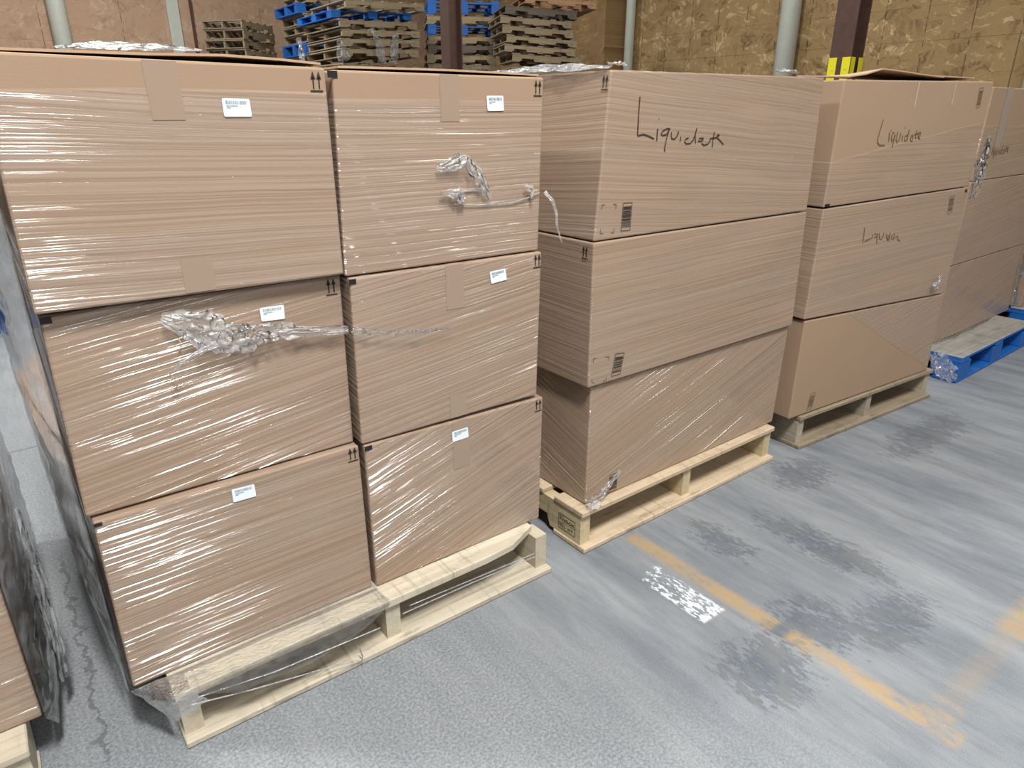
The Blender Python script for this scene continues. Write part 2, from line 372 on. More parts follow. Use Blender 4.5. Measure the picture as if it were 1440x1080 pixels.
# ------------------------------------------------------------------ mesh helpers
class MB:
    def __init__(s): s.bm = bmesh.new(); s.mi = 0
    def face(s, pts):
        try:
            f = s.bm.faces.new([s.bm.verts.new(V(p)) for p in pts]); f.material_index = s.mi
            return f
        except ValueError: return None
    def hexa(s, p, bevel=0.0, seg=1):
        """p: eight corners, bottom ring then top ring"""
        v = [s.bm.verts.new(V(q)) for q in p]
        fs = [s.bm.faces.new([v[i] for i in q]) for q in ((3, 2, 1, 0), (4, 5, 6, 7), (0, 1, 5, 4), (1, 2, 6, 5), (2, 3, 7, 6), (3, 0, 4, 7))]
        for f in fs: f.material_index = s.mi
        if bevel:
            ed = list({e for f in fs for e in f.edges})
            bmesh.ops.bevel(s.bm, geom=ed, offset=bevel, segments=seg, affect='EDGES', profile=0.5)
    def box(s, x0, x1, y0, y1, z0, z1, bevel=0.0, seg=1):
        s.hexa([(x0, y0, z0), (x1, y0, z0), (x1, y1, z0), (x0, y1, z0), (x0, y0, z1), (x1, y0, z1), (x1, y1, z1), (x0, y1, z1)], bevel, seg)
    def prism(s, prof, axis, a0, a1):
        """prof: list of (p, z); axis 'x' or 'y' is the extrusion direction"""
        f = (lambda p, a: (a, p[0], p[1])) if axis == 'x' else (lambda p, a: (p[0], a, p[1]))
        A = [s.bm.verts.new(f(p, a0)) for p in prof]; B = [s.bm.verts.new(f(p, a1)) for p in prof]
        n = len(prof)
        s.bm.faces.new(A); s.bm.faces.new(B[::-1])
        for i in range(n): s.bm.faces.new((A[i], B[i], B[(i + 1) % n], A[(i + 1) % n]))
    def ribbon(s, pts, w, nrm):
        nrm = V(nrm)
        pts = [V(p) for p in pts]
        L_, R_ = [], []
        for i, p in enumerate(pts):
            d = (pts[min(i + 1, len(pts) - 1)] - pts[max(i - 1, 0)])
            d = d.normalized() if d.length > 1e-9 else V((1, 0, 0))
            q = d.cross(nrm).normalized() * (w / 2)
            L_.append(s.bm.verts.new(p - q)); R_.append(s.bm.verts.new(p + q))
        for i in range(len(pts) - 1):
            s.bm.faces.new((L_[i], R_[i], R_[i + 1], L_[i + 1])).material_index = s.mi
    def tube(s, pts, r, n=8):
        rings = []
        pts = [V(p) for p in pts]
        for i, p in enumerate(pts):
            d = (pts[min(i + 1, len(pts) - 1)] - pts[max(i - 1, 0)]).normalized()
            a = d.orthogonal().normalized(); b = d.cross(a)
            rr = r[i] if isinstance(r, (list, tuple)) else r
            rings.append([s.bm.verts.new(p + (a * math.cos(t) + b * math.sin(t)) * rr) for t in [2 * math.pi * k / n for k in range(n)]])
        for A, B in zip(rings, rings[1:]):
            for k in range(n): s.bm.faces.new((A[k], A[(k + 1) % n], B[(k + 1) % n], B[k]))
        s.bm.faces.new(rings[0]); s.bm.faces.new(rings[-1])
    def done(s, name, mats, parent=None, smooth=False, normals=True):
        if normals: bmesh.ops.recalc_face_normals(s.bm, faces=s.bm.faces)
        me = bpy.data.meshes.new(name); s.bm.to_mesh(me); s.bm.free()
        for m in (mats if isinstance(mats, (list, tuple)) else [mats]): me.materials.append(m)
        if smooth:
            for p in me.polygons: p.use_smooth = True
        o = bpy.data.objects.new(name, me); COL.objects.link(o)
        if parent is not None: o.parent = parent
        return o

def tag(o, label=None, cat=None, group=None, kind=None):
    if label: o['label'] = label
    if cat: o['category'] = cat
    if group: o['group'] = group
    if kind: o['kind'] = kind
    return o
def empty(name, loc=(0, 0, 0), rz=0.0):
    o = bpy.data.objects.new(name, None); COL.objects.link(o)
    o.location = loc; o.rotation_euler = (0, 0, rz); o.empty_display_size = 0.1
    return o
def copy_tree(o, parent=None):
    c = o.copy(); COL.objects.link(c)
    if parent is not None: c.parent = parent
    for ch in list(o.children): copy_tree(ch, c)
    return c

# ------------------------------------------------------------------ the setting
m = MB(); m.face([(-7, -6, 0), (9.0, -6, 0), (9.0, 13.5, 0), (-7, 13.5, 0)])
tag(m.done('floor', M['floor']), kind='structure')
m = MB(); m.box(-7, 9.15, 13.5, 13.65, 0, 6.5)
tag(m.done('wall_back', M['osb_l']), kind='structure')
m = MB(); m.box(9.0, 9.15, -6, 13.5, 0, 6.5)
tag(m.done('wall_right', M['osb_r']), kind='structure')
m = MB(); m.box(8.5, 9.0, 7.62, 8.7, 0, 6.5)
tag(m.done('osb_pillar', M['osb_p']), 'OSB-boxed pillar standing out of the tan wall beside the pallet stack', 'pillar', kind='structure')

def pipe(x, y, r, label):
    m = MB(); m.tube([(x, y, 0), (x, y, 6.0)], r, 20)
    tag(m.done('vertical_pipe', M['pipe'], smooth=True), label, 'pipe', 'white pipes along the walls')
pipe(8.86, 7.42, 0.075, 'slim off-white vertical pipe on the tan OSB wall next to the boxed pillar')
pipe(8.86, 4.55, 0.125, 'thick off-white vertical pipe on the tan OSB wall between pillar and yellow-guarded column')
pipe(8.87, 1.60, 0.12, 'off-white vertical pipe at the far right edge of the tan OSB wall')
pipe(1.58, 13.34, 0.14, 'round off-white vertical pipe on the reddish OSB wall, at upper left')
m = MB(); m.box(3.30, 3.50, 13.44, 13.5, 0, 6.0)
tag(m.done('trim_1', M['pipe']), kind='structure')
m = MB(); m.box(3.70, 3.74, 13.46, 13.5, 0, 6.0)
tag(m.done('trim_2', M['rust']), kind='structure')

def column(x, y, w, d, label, guard):
    c = empty('steel_column', (x, y, 0)); tag(c, label, 'column', 'rusty steel columns')
    m = MB(); t = 0.014
    m.box(-d / 2, -d / 2 + t, -w / 2, w / 2, 0, 6.2); m.box(d / 2 - t, d / 2, -w / 2, w / 2, 0, 6.2); m.box(-d / 2 + t, d / 2 - t, -t / 2, t / 2, 0, 6.2)
    m.done('steel_beam', M['rust'], c)
    if guard:
        for sx, sy in ((-1, -1), (-1, 1), (1, -1)):
            m = MB(); e = 0.006; L_ = 0.075
            x0 = sx * (d / 2 + e)
            m.box(min(x0, x0 - sx * e), max(x0, x0 - sx * e), min(sy * (w / 2 + e), sy * (w / 2 - L_)), max(sy * (w / 2 + e), sy * (w / 2 - L_)), 0.9, 1.735, 0.001)
            y0 = sy * (w / 2 + e)
            m.box(min(x0, x0 - sx * L_), max(x0, x0 - sx * L_), min(y0, y0 - sy * e), max(y0, y0 - sy * e), 0.9, 1.735, 0.001)
            for zz in (1.64, 1.5, 1.2):
                m.tube([(x0 + sx * 0.004, sy * (w / 2 - 0.04), zz), (x0, sy * (w / 2 - 0.04), zz)], 0.008, 8)
            m.done('corner_guard', M['yellow'], c)
    return c
column(6.316, 2.279, 0.2, 0.2, 'rusty steel H-column with yellow corner guards, behind the two-Liquidate stack', True)
column(4.125, 5.333, 0.16, 0.16, 'rusty brown steel column without guards, in front of the pallet stacks', False)

# ------------------------------------------------------------------ pallets
def stringer_prof(D, z0, z1):
    n0, n1, h = 0.155, 0.385, 0.04
    return [(0.012, z0), (n0, z0), (n0 + 0.015, z0 + h), (n1 - 0.015, z0 + h), (n1, z0), (D - n1, z0), (D - n1 + 0.015, z0 + h), (D - n0 - 0.015, z0 + h), (D - n0, z0),
            (D - 0.012, z0), (D - 0.012, z1), (0.012, z1)]
def sag_board(m, x0, x1, y0, y1, z0, z1, sag=0.0, cut=0.0, n=10, bev=0.0):
    """one deck board along x; sag bends its middle, cut tapers its right end"""
    if not sag and not cut:
        m.box(x0, x1, y0, y1, z0, z1, bev); return
    top, bot = [], []
    for i in range(n + 1):
        t = i / n; x = x0 + (x1 - x0) * t
        dz = sag * math.sin(math.pi * t)
        yy = y0 + (cut * max(0, (t - 0.86) / 0.14) ** 1.5 if cut else 0)
        bot.append([m.bm.verts.new((x, yy, z0 + dz)), m.bm.verts.new((x, y1, z0 + dz))])
        top.append([m.bm.verts.new((x, yy, z1 + dz)), m.bm.verts.new((x, y1, z1 + dz))])
    F = m.bm.faces.new
    for i in range(n):
        F((top[i][0], top[i + 1][0], top[i + 1][1], top[i][1])); F((bot[i][0], bot[i][1], bot[i + 1][1], bot[i + 1][0]))
        F((bot[i][0], bot[i + 1][0], top[i + 1][0], top[i][0])); F((bot[i][1], top[i][1], top[i + 1][1], bot[i + 1][1]))
    F((bot[0][0], top[0][0], top[0][1], bot[0][1])); F((bot[n][0], bot[n][1], top[n][1], top[n][0]))

def stringer_pallet(loc, rz, label, mx, my, W=1.016, D=1.22, H=0.14, tops=7, bots=3, bev=0.003, bsag=0.0, cut=0.0, name='wooden_pallet'):
    root = empty(name, loc, rz); tag(root, label, 'pallet')
    t = 0.018
    for i in range(3):
        x0 = (0.004, W / 2 - 0.02, W - 0.044)[i]
        m = MB(); m.prism(stringer_prof(D, t, H - t), 'x', x0, x0 + 0.04)
        m.done('stringer', my, root)
    wd = 0.135
    for i in range(tops):
        w_ = wd if i in (0, tops - 1) else 0.09
        yc = w_ / 2 + (D - w_) * i / (tops - 1) if 0 < i < tops - 1 else (wd / 2 if i == 0 else D - wd / 2)
        m = MB(); sag_board(m, 0.0, W - (0.03 if cut and i == 0 else 0), yc - w_ / 2, yc + w_ / 2, H - t, H, 0, cut if i == 0 else 0, bev=bev)
        m.done('top_board', mx, root)
    for i in range(bots):
        w_ = wd if i in (0, bots - 1) else 0.09
        yc = w_ / 2 + (D - w_) * i / (bots - 1)
        m = MB(); sag_board(m, 0.0, W, yc - w_ / 2 - (0.0 if i else 0.012), yc + w_ / 2, 0.0005, t, bsag if i == 0 else 0, bev=bev)
        m.done('bottom_board', mx, root)
    return root

def block_pallet(loc, rz, label, W=1.016, D=1.22, H=0.14, tops=7, deck='old_x', bev=0.003, lead=0.14, name='blue_pallet'):
    root = empty(name, loc, rz); tag(root, label, 'pallet')
    for i in range(3):
        for j in range(3):
            x0 = (0.0, W / 2 - 0.07, W - 0.14)[i]; y0 = (0.0, D / 2 - 0.07, D - 0.14)[j]
            m = MB(); m.box(x0 + 0.002, x0 + 0.138, y0 + 0.002, y0 + 0.138, 0.016, H - 0.035, bev)
            m.done('block', M['blue'], root)
    for i in range(3):
        x0 = (0.0, W / 2 - 0.05, W - 0.1)[i]
        m = MB(); m.box(x0, x0 + 0.1, 0.0, D, H - 0.035, H - 0.018, bev); m.done('stringer_board', M['blue'], root)
    for i in range(tops):
        w_ = lead if i == 0 else 0.14 if i == tops - 1 else 0.1
        yc = w_ / 2 + (D - w_) * i / (tops - 1)
        if i == 1: yc = max(yc, lead + 0.06)
        m = MB(); m.box(0, W, yc - w_ / 2, yc + w_ / 2, H - 0.018, H, bev)
        o = m.done('top_board', [M[deck], M['blue']], root)
        for p in o.data.polygons:
            if abs(p.normal.z) < 0.5: p.material_index = 1
    for i in range(3):
        yc = (0.06, D / 2, D - 0.06)[i]
        m = MB(); m.box(0, W, yc - 0.058, yc + 0.058, 0.0005, 0.016, bev); m.done('bottom_board', M['blue'], root)
    return root

FR = {'A': (0, 0, 0), 'B': (1.1505, .0064, .0104), 'C': (2.3277, .0057, -.0667), 'D': (3.63, -.075, .02), 'E': (-1.205, 0.03, 0), 'G': (4.93, 0.02, 0.0)}
pA = stringer_pallet((0, 0, 0), 0, 'pale new-looking wooden pallet under the two-wide stack with white labels', M['new_x'], M['new_y'], cut=0.05)
pB = stringer_pallet((1.1505, .0064, 0), .0104, 'tan wooden pallet with stamped corner under the tall single-Liquidate stack', M['tan_x'], M['tan_y'])
pC = stringer_pallet((2.3277, .0057, 0.0), -.0667, 'greyish worn wooden pallet under the stack with two Liquidate boxes', M['grey_x'], M['grey_y'], bsag=0.0)
pD = block_pallet((3.63, -.075, 0), .02, 'blue pallet with worn grey deck and film on its corner, at right', lead=0.196)
pE = stringer_pallet((-1.268, 0.03, 0), 0, 'pale wooden pallet cut off at the lower left corner', M['new_x'], M['new_y'])
m = MB(); m.box(0.75, 1.072, 0.24, 0.335, 0.1215, 0.1395, 0.003); m.done('top_board', M['new_x'], pE)
pG = block_pallet((4.93, 0.02, 0), 0.0, 'blue pallet of the stack cut off by the right edge')
pF = block_pallet((-1.14, 3.88, 0), 0, 'blue pallet seen far back through the gap at the left edge')

# the stamp on the corner of pallet B's side stringer
def text_mesh(txt, size):
    cu = bpy.data.curves.new('lettering', 'FONT'); cu.body = txt; cu.size = size; cu.extrude = 0.0; cu.offset = 0.00045
    o = bpy.data.objects.new('lettering', cu); COL.objects.link(o)
    dg = bpy.context.evaluated_depsgraph_get()
    me = bpy.data.meshes.new_from_object(o.evaluated_get(dg))
    bpy.data.objects.remove(o); return me
def stamp(parent):
    m = MB(); m.mi = 0
    def pt(y, z): return (0.0033, y, z)
    def rect(y0, z0, y1, z1, w):
        m.ribbon([pt(y0, z0), pt(y1, z0)], w, (1, 0, 0)); m.ribbon([pt(y0, z1), pt(y1, z1)], w, (1, 0, 0))
        m.ribbon([pt(y0, z0), pt(y0, z1)], w, (1, 0, 0)); m.ribbon([pt(y1, z0), pt(y1, z1)], w, (1, 0, 0))
    rect(0.036, 0.036, 0.092, 0.088, 0.002)
    rect(0.092, 0.036, 0.112, 0.088, 0.002)
    m.ribbon([pt(0.036, 0.062), pt(0.092, 0.062)], 0.0012, (1, 0, 0))
    for z in (0.045, 0.053, 0.07, 0.078): m.ribbon([pt(0.096, z), pt(0.108, z + 0.004)], 0.003, (1, 0, 0))
    for txt, y, z, s in (('WS-CHI', 0.0895, 0.0675, 0.0152), ('L   H T', 0.087, 0.0425, 0.0152)):
        me = text_mesh(txt, s)
        for p in me.polygons:
            m.face([pt(y - me.vertices[i].co.x * 0.92, z + me.vertices[i].co.y) for i in p.vertices])
        bpy.data.meshes.remove(me)
    m.done('stamp', M['stamp'], parent)
stamp(pB)

# ------------------------------------------------------------------ cardboard boxes
BX = {
'A_L3' : ['A', 0.067, (-0.065, 0.9535), (0.4835, 0.9499), (0.4827, 1.3468), (-0.0577, 1.3509)] ,
'A_R3' : ['A', 0.078, (0.4900, 0.9420), (1.0203, 0.9400), (1.0300, 1.3455), (0.5010, 1.3443)] ,
'A_L2' : ['A', 0.092, (-0.0674, 0.5500), (0.4800, 0.5480), (0.4850, 0.9450), (-0.0597, 0.9460)] ,
'A_R2' : ['A', 0.070, (0.4905, 0.5460), (1.0153, 0.5420), (1.0255, 0.9368), (0.4957, 0.9390)] ,
'A_L1' : ['A', 0.075, (-0.0637, 0.1415), (0.4870, 0.1415), (0.4845, 0.5450), (-0.0601, 0.5449)] ,
'A_R1' : ['A', 0.068, (0.4960, 0.1415), (1.0298, 0.1415), (1.0374, 0.5316), (0.4945, 0.5425)] ,
'B_3' : ['B', 0.022, (0.0173, 0.9533), (1.0433, 0.9541), (1.025, 1.3764), (0.0519, 1.3659)] ,
'B_2' : ['B', 0.020, (0.0176, 0.5377), (1.0600, 0.5354), (1.0412, 0.9497), (0.0156, 0.9500)] ,
'B_1' : ['B', 0.032, (0.0389, 0.1415), (1.0457, 0.1415), (1.0600, 0.5300), (0.0412, 0.5316)] ,
'C_3' : ['C', 0.008, (-0.0677, 0.9605), (0.9488, 0.9812), (0.9562, 1.3888), (-0.0659, 1.3717)] ,
'C_2' : ['C', 0.008, (-0.0739, 0.5531), (0.9585, 0.5160), (0.9485, 0.9770), (-0.065, 0.9550)] ,
'C_1' : ['C', 0.010, (-0.0671, 0.1438), (0.9722, 0.1415), (0.9627, 0.5100), (-0.0634, 0.5450)] ,
'D_3' : ['D', 0.185, (0.110, 0.965), (1.150, 0.965), (1.150, 1.385), (0.115, 1.385)] ,
'D_2' : ['D', 0.185, (0.105, 0.555), (1.165, 0.555), (1.155, 0.963), (0.110, 0.963)] ,
'D_1' : ['D', 0.187, (0.100, 0.1415), (1.195, 0.1415), (1.170, 0.553), (0.105, 0.553)] ,
'E_1' : ['E', 0.075, (0.432, 0.1415), (0.982, 0.1415), (0.982, 0.548), (0.432, 0.548)] ,
'G_2' : ['G', 0.10, (0.03, 0.555), (1.03, 0.555), (1.03, 0.963), (0.03, 0.963)] ,
'G_3' : ['G', 0.10, (0.03, 0.965), (1.03, 0.965), (1.03, 1.385), (0.03, 1.385)] ,
'G_1' : ['G', 0.10, (0.03, 0.1415), (1.03, 0.1415), (1.03, 0.553), (0.03, 0.553)] ,
}
LABEL = {
'A_L3': 'top cardboard box of the front stack, left column, with white label and glossy film streaks',
'A_R3': 'top cardboard box of the front stack, right column, with torn film on its face',
'A_L2': 'middle cardboard box of the front stack, left column, behind bunched torn film',
'A_R2': 'middle cardboard box of the front stack, right column, tilted white label near top',
'A_L1': 'bottom cardboard box of the front stack, left column, overhanging the pale pallet',
'A_R1': 'bottom cardboard box of the front stack, right column, above the chipped pallet end',
'B_3': 'long cardboard box marked Liquidate in large black marker, barcode at lower left',
'B_2': 'long cardboard box directly under the large-lettered Liquidate box, barcode at its lower corner',
'B_1': 'bottom long cardboard box on the stamped tan pallet',
'C_3': 'top cardboard box marked Liquidate in small letters, below the yellow column guards',
'C_2': 'middle cardboard box of the third stack, faintly marked Liquidate under film',
'C_1': 'bottom cardboard box of the third stack, on the greyish worn pallet',
'D_3': 'top cardboard box of the blue-pallet stack at right, with grey tape strip and faint writing',
'D_2': 'middle cardboard box of the blue-pallet stack at the right edge',
'D_1': 'bottom cardboard box on the blue pallet with worn grey deck',
'E_1': 'film-wrapped cardboard box on the pallet cut off at lower left, its corner in view',
'G_1': 'bottom cardboard box of the stack cut off by the right edge',
'G_2': 'middle cardboard box of the stack cut off by the right edge',
'G_3': 'top cardboard box of the stack cut off by the right edge',
}
DEPTH = {'A': 1.0, 'B': 0.55, 'C': 0.55, 'D': 0.55, 'E': 1.0, 'G': 0.55}
TILT = {'A_L3': -0.03, 'A_R3': 0.0, 'A_L2': 0.13, 'A_R2': 0.12, 'A_L1': 0.02, 'A_R1': 0.30, 'B_3': -0.07, 'B_2': 0.02, 'B_1': 0.32, 'C_3': 0.0, 'C_2': 0.03, 'C_1': 0.2,
        'D_3': 0.05, 'D_2': 0.1, 'D_1': 0.2}
EDGE = {'A_L3': (0, -1, 0.352), 'A_R3': (0, -1, 0.352), 'C_3': (0.12, -1, 0.215), 'C_1': (0.5, 1, -0.27), 'D_3': (0, -1, 0.25)}
BUMP = {'A': 1.0, 'B': 0.7, 'C': 0.35, 'D': 0.3, 'E': 1.0, 'G': 0.3, 'F': 0.3}
BOX = {}
def make_box(key, fr=None, y=None, bl=None, br=None, tr=None, tl=None, depth=None, label=None):
    if fr is None: fr, y, bl, br, tr, tl = BX[key]
    ox, oy, a = FR[fr]
    cx = (bl[0] + br[0]) / 2; z0 = min(bl[1], br[1])
    org = V((ox, oy, 0)) + Matrix.Rotation(a, 3, 'Z') @ V((cx, y, z0))
    d = depth or DEPTH[fr]
    P = lambda q, yy: (q[0] - cx, yy, q[1] - z0)
    m = MB()
    m.hexa([P(bl, 0), P(br, 0), P(br, d), P(bl, d), P(tl, 0), P(tr, 0), P(tr, d), P(tl, d)], 0.0045, 2)
    o = m.done('cardboard_box', M['card'])
    o.location = org; o.rotation_euler = (0, 0, a)
    tag(o, label or LABEL[key], 'box', 'wrapped cardboard boxes')
    e = EDGE.get(key, (0, 0, 1.0))
    # film edge is given in box coordinates measured from the front-left bottom corner
    o['film_x'] = float(e[0]); o['film_z'] = float(e[1]); o['film_c'] = float(e[2])
    o['film_tilt'] = float(TILT.get(key, 0.03)); o['film_gloss'] = 1.0; o['film_haze'] = float({'A': 0.38, 'B': 0.29, 'C': 0.22, 'D': 0.30}.get(fr, 0.4)); o['film_bump'] = float(BUMP.get(fr, 0.2))
    BOX[key] = (o, cx, y, z0)
    return o
for k in BX: make_box(k)

def decal(key, name, build, mats, lift=0.0012, label=None):
    """flat print or sticker on a box's front face; build(m, P) with P(x, z) in stack coordinates"""
    o, cx, y, z0 = BOX[key]
    m = MB()
    P = lambda x, z, l=0.0: (x - cx, -lift - l, z - z0)
    build(m, P)
    r = m.done(name, mats, o, normals=False)
    if label: r['label'] = label
    return r
def rect_local(cs):
    """four corners tl tr br bl -> function (s,t) with s right, t up"""
    tl, tr, br, bl = [V((c[0], c[1])) for c in cs]
    return lambda s, t: tuple(bl * (1 - s) * (1 - t) + br * s * (1 - t) + tl * (1 - s) * t + tr * s * t)

LAB = {
'A_L3' : [(0.2844, 1.2907), (0.3326, 1.2901), (0.3335, 1.2603), (0.2847, 1.2603)] ,
'A_R3' : [(0.8625, 1.3033), (0.909, 1.304), (0.9109, 1.2724), (0.8649, 1.2717)] ,
'A_L2' : [(0.3066, 0.9008), (0.3559, 0.9002), (0.3552, 0.8701), (0.3071, 0.8725)] ,
'A_R2' : [(0.8598, 0.9067), (0.9074, 0.9095), (0.9116, 0.8803), (0.8636, 0.8762)] ,
'A_L1' : [(0.1925, 0.53), (0.2395, 0.5274), (0.24, 0.4974), (0.1923, 0.4989)] ,
'A_R1' : [(0.7347, 0.511), (0.7826, 0.5115), (0.7852, 0.4819), (0.7358, 0.4814)] }
for key, cs in LAB.items():
    F = rect_local(cs)
    def b(m, P):
        r = 0.09; pts = []
        for cx_, cy_, a0 in ((1 - r * 0.6, 1 - r, 0), (r * 0.6, 1 - r, 90), (r * 0.6, r, 180), (1 - r * 0.6, r, 270)):
            for i in range(4):
                a = math.radians(a0 + i * 30); pts.append(P(*F(cx_ + r * 0.6 * math.cos(a), cy_ + r * math.sin(a))))
        m.mi = 0; m.face(pts[::-1])
    lab = decal(key, 'shipping_label', b, M['label'], 0.0022, 'white paper label with barcode')
    o, cx, y, z0 = BOX[key]
    m = MB(); rr = random.Random(key)
    s = 0.12
    while s < 0.88:
        w = rr.choice((0.008, 0.012, 0.02)); 
        m.face([(q[0] - cx, -0.0028, q[1] - z0) for q in (F(s, 0.68), F(s + w, 0.68), F(s + w, 0.88), F(s, 0.88))]); s += w + rr.choice((0.01, 0.016, 0.024))
    for t, s1 in ((0.56, 0.5), (0.46, 0.26)):
        s = 0.14
        while s < s1:
            w = rr.uniform(0.015, 0.04)
            m.face([(q[0] - cx, -0.0028, q[1] - z0) for q in (F(s, t), F(s + w, t), F(s + w, t + 0.06), F(s, t + 0.06))]); s += w + 0.012
    m.done('barcode', M['grey_ink'], lab, normals=False)

def arrows(m, P3, W, H):
    """two up arrows over a bar inside W x H, P3(s, t)"""
    for c in (0.27, 0.73):
        m.face([P3(W * (c - .055), .16 * H), P3(W * (c + .055), .16 * H), P3(W * (c + .055), .70 * H), P3(W * (c - .055), .70 * H)])
        m.face([P3(W * (c - .20), .62 * H), P3(W * (c + .20), .62 * H), P3(W * c, 1.0 * H)])
    m.face([P3(0, 0), P3(W, 0), P3(W, .075 * H), P3(0, .075 * H)])
for key, (x0, z1) in {'A_L3': (0.4495, 1.340), 'A_R3': (0.9985, 1.340), 'A_R2': (0.9975, 0.933), 'A_L2': (0.4495, 0.940), 'A_L1': (0.4545, 0.5445), 'A_R1': (1.0065, 0.5285)}.items():
    decal(key, 'up_arrows', lambda m, P: arrows(m, lambda s, t: P(x0 + s, z1 - 0.036 + t), 0.025, 0.036), M['ink'])
# up arrows on the end faces of the boxes on pallet B (they face the front stack)
for key, (yy, zz) in {'B_3': (0.050, 1.320), 'B_2': (0.062, 0.903)}.items():
    o, cx, y, z0 = BOX[key]; bl = BX[key][2]; tl = BX[key][5]
    m = MB()
    def P3(s, t):
        z = zz + t; f = (z - bl[1]) / (tl[1] - bl[1]); x = bl[0] + (tl[0] - bl[0]) * f
        return (x - cx - 0.0022, yy - s - y + 0.0, z - z0)
    arrows(m, P3, 0.024, 0.036); m.done('up_arrows', M['ink'], o, normals=False)

for key, c in {'A_R3': (0.4905, 0.511, 1.330, 1.3425), 'A_R2': (0.4935, 0.510, 0.926, 0.937), 'A_R1': (0.4950, 0.5140, 0.5285, 0.5405), 'A_L2': (-0.0590, -0.042, 0.931, 0.942), 'A_L1': (-0.0590, -0.045, 0.5355, 0.543)}.items():
    decal(key, 'corner_mark', lambda m, P: m.face([P(c[0], c[2]), P(c[1], c[2]), P(c[1], c[3]), P(c[0], c[3])]), M['black'], 0.0014)
for key, c in {'C_3': (-0.064, -0.035, 0.962, 0.972), 'C_2': (0.925, 0.943, 0.958, 0.969)}.items():
    decal(key, 'corner_mark', lambda m, P: m.face([P(c[0], c[2]), P(c[1], c[2]), P(c[1], c[3]), P(c[0], c[3])]), M['black'], 0.0014)

def barcode(m, P, cs, seed):
    F = rect_local(cs); rr = random.Random(seed); w = 0.0016
    Q = lambda s, t: P(*F(s, t))
    for (a, b_) in (((0, 0), (1, 0)), ((0, 1), (1, 1)), ((0, 0), (0, 1)), ((1, 0), (1, 1))): m.ribbon([Q(*a), Q(*b_)], w, (0, -1, 0))
    t = 0.13
    while t < 0.86:
        h = rr.choice((0.012, 0.02, 0.035)); m.face([Q(0.06, t), Q(0.94, t), Q(0.94, t + h), Q(0.06, t + h)]); t += h + rr.choice((0.014, 0.022, 0.03))
def brackets(m, P, cs, w=0.0013):
    F = rect_local(cs); Q = lambda s, t: P(*F(s, t)); k = 0.22
    for sx in (0, 1):
        for sy in (0, 1):
            dx = k if sx == 0 else -k; dy = 0.16 if sy == 0 else -0.16
            m.ribbon([Q(sx, sy), Q(sx + dx, sy)], w, (0, -1, 0)); m.ribbon([Q(sx, sy), Q(sx, sy + dy)], w, (0, -1, 0))
for key, cs in {'B_3': [(0.1193, 1.0446), (0.1537, 1.044), (0.1518, 0.9706), (0.1162, 0.9716)], 'B_2': [(0.1215, 0.6204), (0.1581, 0.6168), (0.146, 0.5537), (0.1091, 0.554)],
                'B_1': [(0.1423, 0.2096), (0.1756, 0.2097), (0.1737, 0.1486), (0.136, 0.1494)], 'C_1': [(0.0528, 0.2283), (0.0844, 0.2263), (0.0760, 0.1567), (0.0447, 0.1578)],
                'C_3': [(0.8500, 1.3628), (0.8789, 1.3662), (0.8847, 1.2924), (0.856, 1.2896)], 'C_2': [(0.8089, 0.946), (0.8442, 0.9491), (0.8547, 0.8779), (0.8198, 0.8749)]}.items():
    decal(key, 'printed_barcode', lambda m, P: barcode(m, P, cs, key), M['ink'] if key[0] == 'B' else M['inkf'])
for key, cs in {'B_3': [(0.0401, 1.0459), (0.0924, 1.0438), (0.0891, 0.9701), (0.0387, 0.9723)], 'B_2': [(0.0332, 0.6252), (0.0949, 0.618), (0.0881, 0.5466), (0.0311, 0.552)]}.items():
    decal(key, 'corner_brackets', lambda m, P: brackets(m, P, cs), M['ink'])

W1 = [[(0.158, 1.307), (0.157, 1.268), (0.158, 1.213)], [(0.16, 1.213), (0.18, 1.216), (0.199, 1.212), (0.223, 1.204)], [(0.234, 1.23), (0.234, 1.198)], [(0.236, 1.254), (0.238, 1.253)], [(0.284, 1.229), (0.271, 1.229), (0.255, 1.223), (0.249, 1.216), (0.256, 1.212), (0.271, 1.214), (0.281, 1.226), (0.284, 1.229)], [(0.281, 1.226), (0.274, 1.207), (0.268, 1.181), (0.27, 1.171)], [(0.292, 1.22), (0.291, 1.211), (0.295, 1.203), (0.305, 1.202), (0.315, 1.208), (0.32, 1.222)], [(0.32, 1.222), (0.319, 1.213)], [(0.332, 1.208), (0.33, 1.195)], [(0.366, 1.204), (0.353, 1.201), (0.35, 1.194), (0.357, 1.189), (0.375, 1.189), (0.388, 1.2), (0.398, 1.229)], [(0.398, 1.229), (0.393, 1.209), (0.398, 1.189)], [(0.432, 1.202), (0.414, 1.202), (0.409, 1.194), (0.426, 1.195), (0.431, 1.2)], [(0.425, 1.189), (0.436, 1.183), (0.454, 1.186), (0.464, 1.197)], [(0.479, 1.219), (0.476, 1.199), (0.475, 1.177)], [(0.461, 1.2), (0.486, 1.202), (0.503, 1.208)], [(0.504, 1.209), (0.494, 1.21), (0.489, 1.203), (0.502, 1.198), (0.527, 1.183)]]
